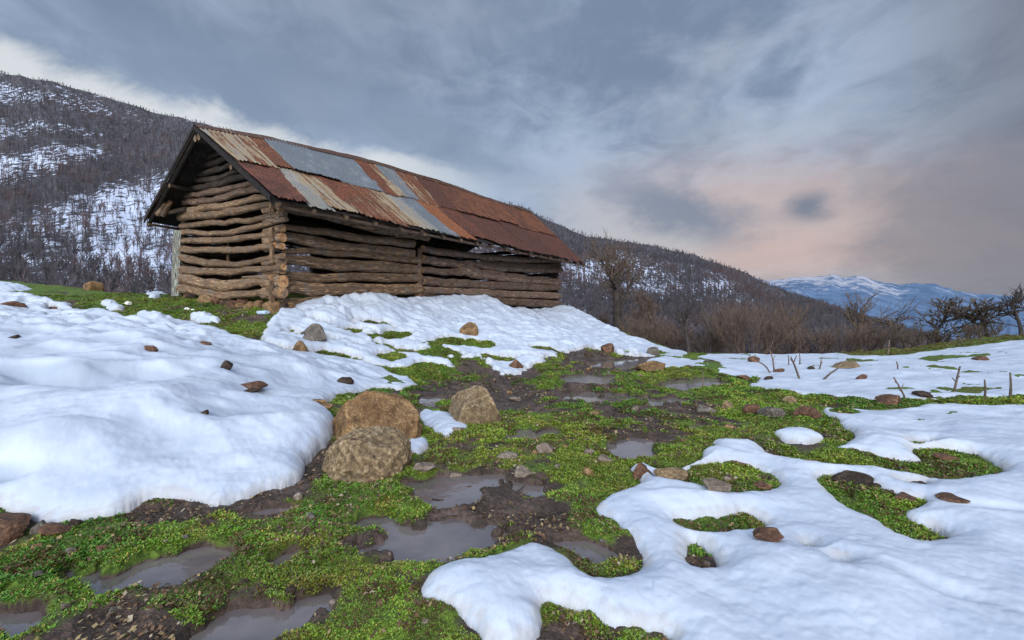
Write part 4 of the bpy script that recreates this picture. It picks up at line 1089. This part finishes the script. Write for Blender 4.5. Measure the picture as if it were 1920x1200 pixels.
def shrub(px, py, Y, wpx, hpx, lab, seed, stems=26, mc='twig_red', group='leafless shrubs along the far edge of the clearing', kids=(4, 4), name='bare_shrub', fan=.75):
    rg = np.random.default_rng(seed); base = pt(px, py, Y); H = hpx/F*Y; Wd = wpx/F*Y
    a, b = MB(), MB(); zt = float(base_h(np.array([base[0]]), np.array([base[1]]))[0]); low = min(zt-base[2], 0)-.1
    for i in range(stems):
        th_ = rg.uniform(0, 2*math.pi); rad = math.sqrt(rg.random()); ox_ = math.cos(th_)*rad*Wd*.16; oy_ = math.sin(th_)*rad*Wd*.16
        d = np.array([math.cos(th_)*rad*fan, math.sin(th_)*rad*fan, 1.]); d /= np.linalg.norm(d)
        p0 = np.array([ox_, oy_, low]); a.tube(np.array([p0, [ox_*1.02, oy_*1.02, low*.4], [ox_*1.05, oy_*1.05, 0.]]), .012+.004*H, 4, 0, i, cap=False)
        grow(a, b, np.array([ox_*1.05, oy_*1.05, 0.]), d, H*rg.uniform(.5, .8), .006+.0022*H, 0, rg, .55, .55, kids, 0, .14)
    V = np.concatenate(b.V); sz = H/V[:, 2].max(); sx_ = Wd/(V[:, 0].max()-V[:, 0].min())
    o = empty(name, base, lab, 'shrub', group)
    q1 = a.build('stems', M[mc], o); q2 = b.build('twigs', M[mc], o)
    for q in (q1, q2): q.scale = (sx_, sx_, sz)
    return o
tree(1158, 614, 21, 196, 150, 'tall bare tree with upright twiggy crown standing just right of the hut', 11, kids=(9, 7, 5, 3), spread=1.15, up=.55, rr=.034, stem=.42, mt='bark_dark')
tree(1290, 662, 14.2, 132, 95, 'thin crooked dark dead tree with few side branches', 23, kids=(9, 4, 3), spread=1.1, up=.25, rr=.045, mt='bark_dark', mc='bark_dark', stem=.85, wig=.2)
tree(1226, 650, 20, 112, 90, 'short bushy bare tree between the tall tree and the crooked dark one', 31, kids=(8, 6, 5, 3), spread=.9, up=.7, mc='twig_red')
tree(1612, 660, 19, 118, 120, 'wide bare tree with fanned grey branches behind the shrubs at right', 41, kids=(8, 5, 4), spread=.7, up=.8, mc='twig')
tree(1492, 660, 21, 108, 70, 'slender bare tree between the big round shrub and the right thicket', 51, kids=(7, 5, 4), spread=.6, up=.8, mc='twig')
tree(1755, 645, 14, 92, 125, 'spreading dark bare tree at the right, on the rim of the bank', 61, kids=(8, 6, 4, 2), spread=1.0, up=.45, mt='bark_dark', mc='bark', rr=.0095, stem=.35, wig=.12)
tree(1695, 650, 16, 62, 70, 'small dark bare tree left of the spreading one', 71, kids=(6, 4, 3), spread=1.1, up=.4, mt='bark_dark', mc='bark', rr=.0095, stem=.35, wig=.12)
tree(1850, 630, 13, 74, 120, 'low tangled dark bare tree near the right edge', 81, kids=(8, 6, 4), spread=1.0, up=.45, mt='bark_dark', mc='bark', rr=.0095, stem=.35, wig=.12)
tree(1915, 625, 12, 96, 110, 'tallest dark bare tree cut by the right edge', 91, kids=(8, 6, 4), spread=.9, up=.6, mt='bark_dark', mc='bark_dark', rr=.018, stem=.45)
shrub(1402, 668, 15.5, 230, 132, 'big round leafless shrub of reddish brown stems in the middle of the far edge', 101, stems=64, kids=(5, 4))
shrub(1545, 668, 15.5, 160, 72, 'low reddish shrub right of the big round one', 111, stems=26, kids=(5, 4))
shrub(1640, 664, 15, 170, 72, 'low brown shrub before the wide bare tree', 121, stems=26, kids=(5, 4))
shrub(1210, 660, 17, 120, 84, 'low brown shrub at the end of the snowdrift', 131, stems=36, mc='twig', kids=(5, 4))
shrub(1330, 668, 16.5, 90, 58, 'low brown shrub at the foot of the crooked dark tree', 141, stems=30, mc='twig', kids=(5, 4))
shrub(1120, 622, 24, 60, 44, 'small grey brown shrub beside the end of the hut', 151, stems=22, mc='twig', kids=(5, 5))
shrub(1735, 655, 13.5, 120, 50, 'low dark shrub under the spreading bare tree', 161, stems=26, mc='bark', kids=(5, 4))
shrub(1830, 642, 12.5, 110, 44, 'low dark shrub beside the tangled tree at right', 171, stems=26, mc='bark', kids=(5, 4))
shrub(1470, 668, 18, 120, 84, 'brown shrub just behind the right side of the big round one', 181, stems=36, kids=(5, 4))
shrub(1265, 662, 19, 100, 62, 'brown shrub between the two leftmost bare trees', 191, stems=34, kids=(5, 4))
# dry twigs standing in the right snow: base px, tip px
def twig(pts, rpx, lab, extra=()):
    u = (pts[0][0]-CX)/F; Y = hitY(*pts[0]); b0 = np.array([u*Y, Y, snow_top(u*Y, Y)-.03]); mb = MB()
    P = [np.zeros(3)]+[np.array([(q[0]-pts[0][0])/F*Y, .02*i, (pts[0][1]-q[1])/F*Y+.03]) for i, q in enumerate(pts[1:])]
    if len(P) == 2: P = [P[0], (P[0]+P[1])/2+np.array([.01, 0, .0]), P[1]]
    P = spline(P, 9); mb.tube(P, np.linspace(rpx, rpx*.6, 9)/F*Y, 5, .2, int(pts[0][0]))
    for (f, dx, dz) in extra:
        q = P[int(f*8)]; mb.tube(spline([q, q+np.array([dx*.5, .01, dz*.6])/F*Y, q+np.array([dx, .02, dz])/F*Y], 5), np.linspace(rpx*.6, rpx*.35, 5)/F*Y, 4, 0, 1)
    o = mb.build('dry_twig', M['twig_red'] if rpx < 2.2 else M['bark']); o.location = b0
    tag(o, lab, 'twig', 'dry twigs and stakes standing in the far right snow')
twig([(1500, 714), (1490, 690), (1484, 674)], 2.2, 'crooked forked twig, thickest of the left cluster in the snow', [(.5, -8, 12), (.7, 6, 14)])
twig([(1540, 714), (1556, 703), (1574, 692)], 2.2, 'stick lying slanted against the wide flat tan stone')
twig([(1446, 704), (1436, 692), (1422, 682)], 1.6, 'thin twig leaning left above the small brown stone')
twig([(1452, 702), (1449, 680), (1444, 660)], 1.5, 'tall thin upright twig at the left of the cluster', [(.5, 5, 8)])
twig([(1478, 690), (1478, 672)], 1.3, 'short thin upright twig in the middle of the cluster')
twig([(1499, 690), (1499, 668)], 1.3, 'straight fine twig behind the crooked forked one')
twig([(1535, 697), (1540, 678)], 1.4, 'small twig leaning right, left of the flat tan stone', [(.5, 4, 6)])
twig([(1664, 668), (1667, 640)], 1.5, 'upright pale reed on the far crest')
twig([(1683, 698), (1681, 684)], 1.5, 'short stub in the middle of the right snow')
twig([(1700, 757), (1690, 740), (1678, 716)], 1.8, 'branching twig beside the brown boulder at the snow edge', [(.4, -12, 10), (.6, 4, 12), (.8, -6, 4)])
twig([(1788, 740), (1794, 718), (1803, 694)], 2.2, 'forked dark twig standing in the right snow', [(.4, -8, 10), (.6, 6, 6)])
twig([(1845, 752), (1846, 716)], 2.2, 'short brown stake at the lower rim of the right snow')
twig([(1893, 752), (1894, 703)], 2.6, 'taller brown stake nearest the right edge')
twig([(1317, 726), (1317, 690)], 1.2, 'single fine stem rising from the far puddle')
twig([(1560, 804), (1566, 790)], 1.6, 'short dark stub at the tip of the right snow')

# ------------------------------------------------------------------ wooded hill
HX = [-1500, -400, 0, 100, 200, 300, 370, 450, 554, 635, 750, 860, 900, 983, 1017, 1060, 1100, 1167, 1230, 1290, 1340, 1400, 1460, 1520, 1600, 1700, 1850, 2100]
HYc = [70, 100, 136, 152, 182, 212, 228, 249, 277, 297, 323, 352, 370, 387, 407, 426, 441, 451, 462, 474, 490, 512, 540, 558, 584, 615, 650, 700]
def hill_surf(px, b):
    crest = np.interp(px, HX, HYc)
    pyb = np.interp(px, [-1500, 400, 1100, 2100], [615, 625, 690, 760])
    bb = np.clip(b, -.3, 1); back = np.clip(b-1, 0, 9)
    Y = 95+590*(np.maximum(bb, 0)**1.15)+np.minimum(bb, 0)*60+back*500
    py = pyb+(crest-pyb)*(.42*bb+.58*np.clip(bb, 0, 1)**.8*1.0)
    x = (px-CX)/F*Y; z = CH-(py-HY)/F*Y-back*350
    amp = Y*.020*sst(0, .2, bb)*(1-sst(.82, 1, bb))
    z = z+amp*fbm(px*.011, b*4.5, o=4, s=201)
    return x, Y, z, py
NBp, NPp = 200, 560
PX, BB = np.meshgrid(np.linspace(-1500, 2100, NPp), np.linspace(-.3, 1.3, NBp))
x, y, z, py = hill_surf(PX.ravel(), BB.ravel())
z += np.where((BB.ravel() > .93) & (BB.ravel() < 1.05), 2.5*fbm(PX.ravel()*.05, BB.ravel()*0, o=4, s=203), 0)
def snow_amount(px, py, b):
    s = .50+.34*fbm(px*.012, py*.035, o=3, s=207)+.45*fbm(px*.06, py*.09, o=3, s=209)
    crest = np.interp(px, HX, HYc)
    d = py-crest
    s = s-.45*(1-sst(12, 34, d))-.10*(1-sst(110, 200, d))
    # dark belts running across the slope
    def belt(pts, w, a):
        yy = np.interp(px, [p[0] for p in pts], [p[1] for p in pts]); return a*np.exp(-((py-yy)/w)**2)*(px > pts[0][0]-300)*(1-sst(pts[-1][0]-40, pts[-1][0]+60, px))
    s = s-belt([(0, 208), (150, 222), (340, 250)], 16, .9)-belt([(-100, 300), (100, 268), (350, 262)], 13, .9)-belt([(-200, 420), (0, 375), (120, 345), (250, 305), (380, 275)], 26, 1.3)
    s = s+.42*np.exp(-((px-230)/150)**2-((py-430)/110)**2)
    s = s-.4*np.exp(-((px-20)/90)**2-((py-500)/80)**2)
    s = s-.18*sst(1150, 1300, px)
    s = s-.30*sst(900, 1000, px)*(1-sst(30, 55, d))
    s = s+.40*np.exp(-((px-1280)/60)**2-((py-497-(px-1280)*.1)/7)**2)+.55*np.exp(-((px-1365)/55)**2-((py-538)/8)**2)
    s = s-.4*sst(545, 600, py)*sst(1050, 1150, px)
    return s
sn = snow_amount(PX.ravel(), py, BB.ravel())
tag(link('hill', mesh_np('hill', np.stack([x, y, z], -1), grid_faces(NBp, NPp), [M['hill']], attrs={'snow': sn})), kind='structure')
# forest on the hill
def forest(name, N, nb, b0, b1, lab, seed, p0=-600, p1=1900):
    rg = np.random.default_rng(seed); px = rg.uniform(p0, p1, N); b = rg.uniform(b0, b1, N); kk = rg.random(N) < (.22 if b1 > .9 else 0); b = np.where(kk, rg.uniform(.88, 1.0, N), b)
    x, y, z, py = hill_surf(px, b); s = snow_amount(px, py, b); keep = rg.random(N) < np.maximum(np.clip(1.1-.9*s, .22, 1), sst(.85, .93, b)); keep &= (px < 1750)
    x, y, z, px, py, s = x[keep], y[keep], z[keep], px[keep], py[keep], s[keep]; n = len(x); z = z-.4
    H = rg.uniform(4.5, 12.5, n); H *= np.where(y > 560, rg.uniform(.7, 1.25, n), 1)
    H = H*(1-.6*sst(.82, .95, (np.interp(px, [-1500, 400, 1100, 2100], [615, 625, 690, 760])-py)/(np.interp(px, [-1500, 400, 1100, 2100], [615, 625, 690, 760])-np.interp(px, HX, HYc))))
    VV, FF, CC = [], [], []; base = 0
    tone = rg.uniform(.7, 1.2, n)[:, None]; c0 = np.array([.058, .053, .062])*tone
    c0 = np.where((fbm(px*.02, py*.05, o=2, s=301) > .15)[:, None], c0*np.array([1.2, .98, .9]), c0*.9)
    def tri(p, q, w0, w1, col):
        nonlocal base
        w = np.cross(q-p, np.array([0, 1., 0])+0*p); w /= np.linalg.norm(w, axis=1)[:, None]+1e-9
        V = np.stack([p-w*w0[:, None], p+w*w0[:, None], q+w*w1[:, None], q-w*w1[:, None]], 1).reshape(-1, 3)
        VV.append(V); FF.append(np.arange(n)[:, None]*4+np.array([[0, 1, 2, 3]])+base); base += 4*n
        CC.append(np.repeat(np.concatenate([col, np.ones((n, 1))], 1)[:, None], 4, 1).reshape(-1, 4))
    P0 = np.stack([x, y, z], -1); top = P0+np.stack([rg.normal(0, .4, n), 0*x, H*.9], -1)
    wmin = y*.00045
    tri(P0, top, np.maximum(H*.011, wmin), H*.005, c0*.8)
    for k_ in range(nb):
        f = rg.uniform(.25, .85, n); p = P0+(top-P0)*f[:, None]; a = rg.uniform(0, 2*math.pi, n); L = H*rg.uniform(.18, .42, n)*(1.15-f*.6); e = rg.uniform(.65, 1.4, n)
        q = p+np.stack([np.cos(a)*np.cos(e)*L, np.sin(a)*np.cos(e)*L, np.sin(e)*L], -1)
        tri(p, q, np.maximum(H*.006, wmin*.7), H*.009, c0*rg.uniform(.9, 1.5, n)[:, None])
    me = mesh_np(name, np.concatenate(VV), np.concatenate(FF), [M['forest']], colors=np.concatenate(CC), smooth=False)
    tag(link(name, me), lab, 'forest', kind='stuff')
m, t, b_ = material('forest_bark'); t.set(b_.inputs['Base Color'], t.attr('col').outputs['Color']); b_.inputs['Roughness'].default_value = .9; M['forest'] = m
forest('forest', 36000, 12, .30, 1.0, 'leafless winter wood covering the snowy hillside', 1)
forest('near_forest', 5200, 36, -.02, .32, 'leafless trees on the lower hillside just behind the clearing', 2)

# far blue mountains
MX = [1100, 1250, 1350, 1395, 1440, 1470, 1500, 1530, 1560, 1590, 1615, 1650, 1690, 1720, 1750, 1768, 1790, 1850, 1920, 2100, 2600]
MY = [590, 560, 530, 514, 526, 522, 517, 520, 515, 519, 516, 528, 534, 530, 532, 537, 546, 551, 557, 566, 575]
PX, BB = np.meshgrid(np.linspace(1100, 2600, 700), np.linspace(0, 1.2, 120)); px = PX.ravel(); b = BB.ravel()
crest = np.interp(px, MX, MY)+3.0*fbm(px*.06, px*0, o=4, s=401)
bb = np.minimum(b, 1); Y = 1600+5200*bb+np.clip(b-1, 0, 1)*8000; py = 700+(crest-700)*bb**.8
z = CH-(py-HY)/F*Y+Y*.012*fbm(px*.02+b*2, b*8, o=5, s=403)*np.sin(np.pi*bb)-np.clip(b-1, 0, 1)*4000
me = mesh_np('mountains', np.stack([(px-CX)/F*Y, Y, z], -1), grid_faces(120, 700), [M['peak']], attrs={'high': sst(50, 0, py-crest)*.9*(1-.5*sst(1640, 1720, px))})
tag(link('mountains', me), kind='structure')

# ------------------------------------------------------------------ sky and light
w = bpy.data.worlds.new('World'); bpy.context.scene.world = w; w.use_nodes = True
t = NT(w.node_tree); bg = t.n['Background']
tc = t.new('ShaderNodeTexCoord').outputs['Generated']; nz = t.new('ShaderNodeVectorMath', operation='NORMALIZE'); t.set(nz.inputs[0], tc)
sp = t.new('ShaderNodeSeparateXYZ'); t.set(sp.inputs[0], nz.outputs[0]); dx, dy, dz = sp.outputs
az = t.math('MULTIPLY', t.math('ARCTAN2', dx, dy), 57.2958); el = t.math('MULTIPLY', t.math('ARCSINE', dz), 57.2958)
den = t.math('ADD', t.math('MAXIMUM', dz, 0.), .16)
cb = t.new('ShaderNodeCombineXYZ'); t.set(cb.inputs[0], t.math('DIVIDE', dx, den)); t.set(cb.inputs[1], t.math('DIVIDE', dy, den)); cp = cb.outputs[0]
n1 = t.noise(t.mapping(cp, (1, .7, 1), (3.1, 1.7, 0), (0, 0, -.6)), .75, 7, .52, .5); n2 = t.noise(t.mapping(cp, (1, .62, 1), (7, 2, 0), (0, 0, -.5)), 2.1, 7, .58, .4)
n3 = t.noise(t.mapping(nz.outputs[0], (1, 1, 2.2), (2, 5, 1)), 3.2, 6, .55, .3)
n5 = t.noise(t.mapping(nz.outputs[0], (1, 1, 1.6), (4, 2, 9)), 11, 6, .62, .4)
n4c = t.noise(t.mapping(cp, (1, .8, 1), (1, 4, 0)), 5.5, 6, .6, .8)
wob = t.math('MULTIPLY', t.math('SUBTRACT', n3, .5), 9.); wob2 = t.math('ADD', t.math('MULTIPLY', t.math('SUBTRACT', n2, .5), 7.), t.math('MULTIPLY', t.math('SUBTRACT', n5, .5), 9.))
cl = t.math('ADD', t.math('MULTIPLY', n1, .6), t.math('MULTIPLY', n2, .4))
col = t.mix(t.mr(t.math('MULTIPLY_ADD', t.math('SUBTRACT', n4c, .5), .30, cl), .375, .625), (.185, .25, .36), (.40, .49, .64))
col = t.mix(t.math('MULTIPLY', t.mr(n3, .48, .72), .7), col, (.44, .50, .61))
def blob(a0, e0, ra, re, rot=0., soft=.5, wa=1.):
    A = t.math('SUBTRACT', t.math('ADD', az, t.math('MULTIPLY', wob2, wa)), a0); E = t.math('SUBTRACT', t.math('ADD', el, t.math('MULTIPLY', wob, wa*.4)), e0)
    c, s = math.cos(rot), math.sin(rot)
    u = t.math('DIVIDE', t.math('ADD', t.math('MULTIPLY', A, c), t.math('MULTIPLY', E, s)), ra); v = t.math('DIVIDE', t.math('SUBTRACT', t.math('MULTIPLY', E, c), t.math('MULTIPLY', A, s)), re)
    d = t.math('SQRT', t.math('ADD', t.math('MULTIPLY', u, u), t.math('MULTIPLY', v, v)))
    return t.mr(d, 1+soft, 1-soft)
def over(f, c, k=1.):
    global col
    col = t.mix(t.math('MULTIPLY', f, k), col, c)
over(t.mr(az, 30., 50.), (.165, .175, .215), .75)                        # heavier cloud to the right
over(blob(-20, 33, 20, 7, .1, .7, 1.6), (.22, .27, .36), .5)
over(blob(28, 8.6, 17, 6.5, -.1, .75, 1.4), (.57, .45, .42), .85)         # pink glow over the far peaks
over(blob(14, 8.5, 10, 3.2, -.35, .6, .8), (.50, .50, .53), .7)
over(blob(30, 5.2, 9, 2.0, 0, .7, .6), (.60, .44, .40), .55)
over(blob(19, 10.9, 7.0, 2.3, -.42, .8, 1.2), (.20, .24, .32), .9)       # dark bars
over(blob(26, 9.8, 3.6, 1.1, -.1, .7, .7), (.29, .29, .35), .4)
over(blob(31.6, 10.1, 1.9, 1.3, 0, .75, .5), (.19, .215, .28), .95)      # small round cloud
over(blob(44, 6, 8, 7, 0, .6, 1.), (.20, .195, .235), .7)
line = t.math('SUBTRACT', el, t.math('MULTIPLY_ADD', az, -.10, 15.6))
ln = t.math('ADD', line, t.math('ADD', t.math('MULTIPLY', wob, .22), t.math('MULTIPLY', t.math('SUBTRACT', n5, .5), 4.5)))
glow = t.math('MULTIPLY', t.math('MULTIPLY', t.mr(ln, .9, -1.1), t.mr(az, 2., -18.)), 1.)
over(blob(-24, 22.5, 17, 3.8, -.12, .6, .7), (.165, .225, .325), .75)
over(blob(-6, 17.5, 10, 2.2, -.3, .6, .8), (.175, .235, .33), .5)
over(glow, (.84, .85, .83), .95)
over(t.math('MULTIPLY', t.mr(ln, 9., 3.), t.mr(az, 25., -10.)), (.33, .42, .56), .3)
# sky brighter overhead; stronger glow added behind the camera lights the log walls
up = t.math('ADD', t.math('MULTIPLY', t.mr(el, 36., 75.), .35), t.math('MULTIPLY', t.mr(dy, .1, -.6), 1.25)); 
vm = t.new('ShaderNodeVectorMath', operation='SCALE'); t.set(vm.inputs[0], col); t.set(vm.inputs['Scale'], t.math('MULTIPLY_ADD', up, 2.2, 1.))
sky = t.new('ShaderNodeTexSky', sky_type='NISHITA', sun_disc=False); SE, SR = R(26), R(172)
sky.sun_elevation = SE; sky.sun_rotation = SR
sv = t.new('ShaderNodeVectorMath', operation='SCALE'); t.set(sv.inputs[0], sky.outputs[0]); sv.inputs['Scale'].default_value = .08
ad = t.new('ShaderNodeVectorMath', operation='MULTIPLY_ADD'); t.set(ad.inputs[0], sv.outputs[0]); ad.inputs[1].default_value = (.06, .06, .06); t.set(ad.inputs[2], vm.outputs[0])
t.set(bg.inputs['Color'], ad.outputs[0]); bg.inputs['Strength'].default_value = 1.0
sd = bpy.data.lights.new('sun', 'SUN'); sd.energy = 2.1; sd.angle = R(25); sd.color = (1, .96, .9)
so = bpy.data.objects.new('sun', sd); C.objects.link(so)
from mathutils import Vector
dirv = Vector((math.sin(SR)*math.cos(SE), math.cos(SR)*math.cos(SE), math.sin(SE))); so.rotation_euler = dirv.to_track_quat('Z', 'Y').to_euler()

cam = bpy.data.cameras.new('camera'); co = bpy.data.objects.new('camera', cam); C.objects.link(co)
co.location = (0, 0, CH); co.rotation_euler = (R(90), 0, 0); cam.sensor_width = 36; cam.lens = 36*F/1920; cam.shift_y = (HY-600)/1920
cam.clip_start = .05; cam.clip_end = 60000
sc = bpy.context.scene; sc.camera = co
sc.view_settings.view_transform = 'Standard'; sc.view_settings.look = 'None'; sc.view_settings.exposure = 0
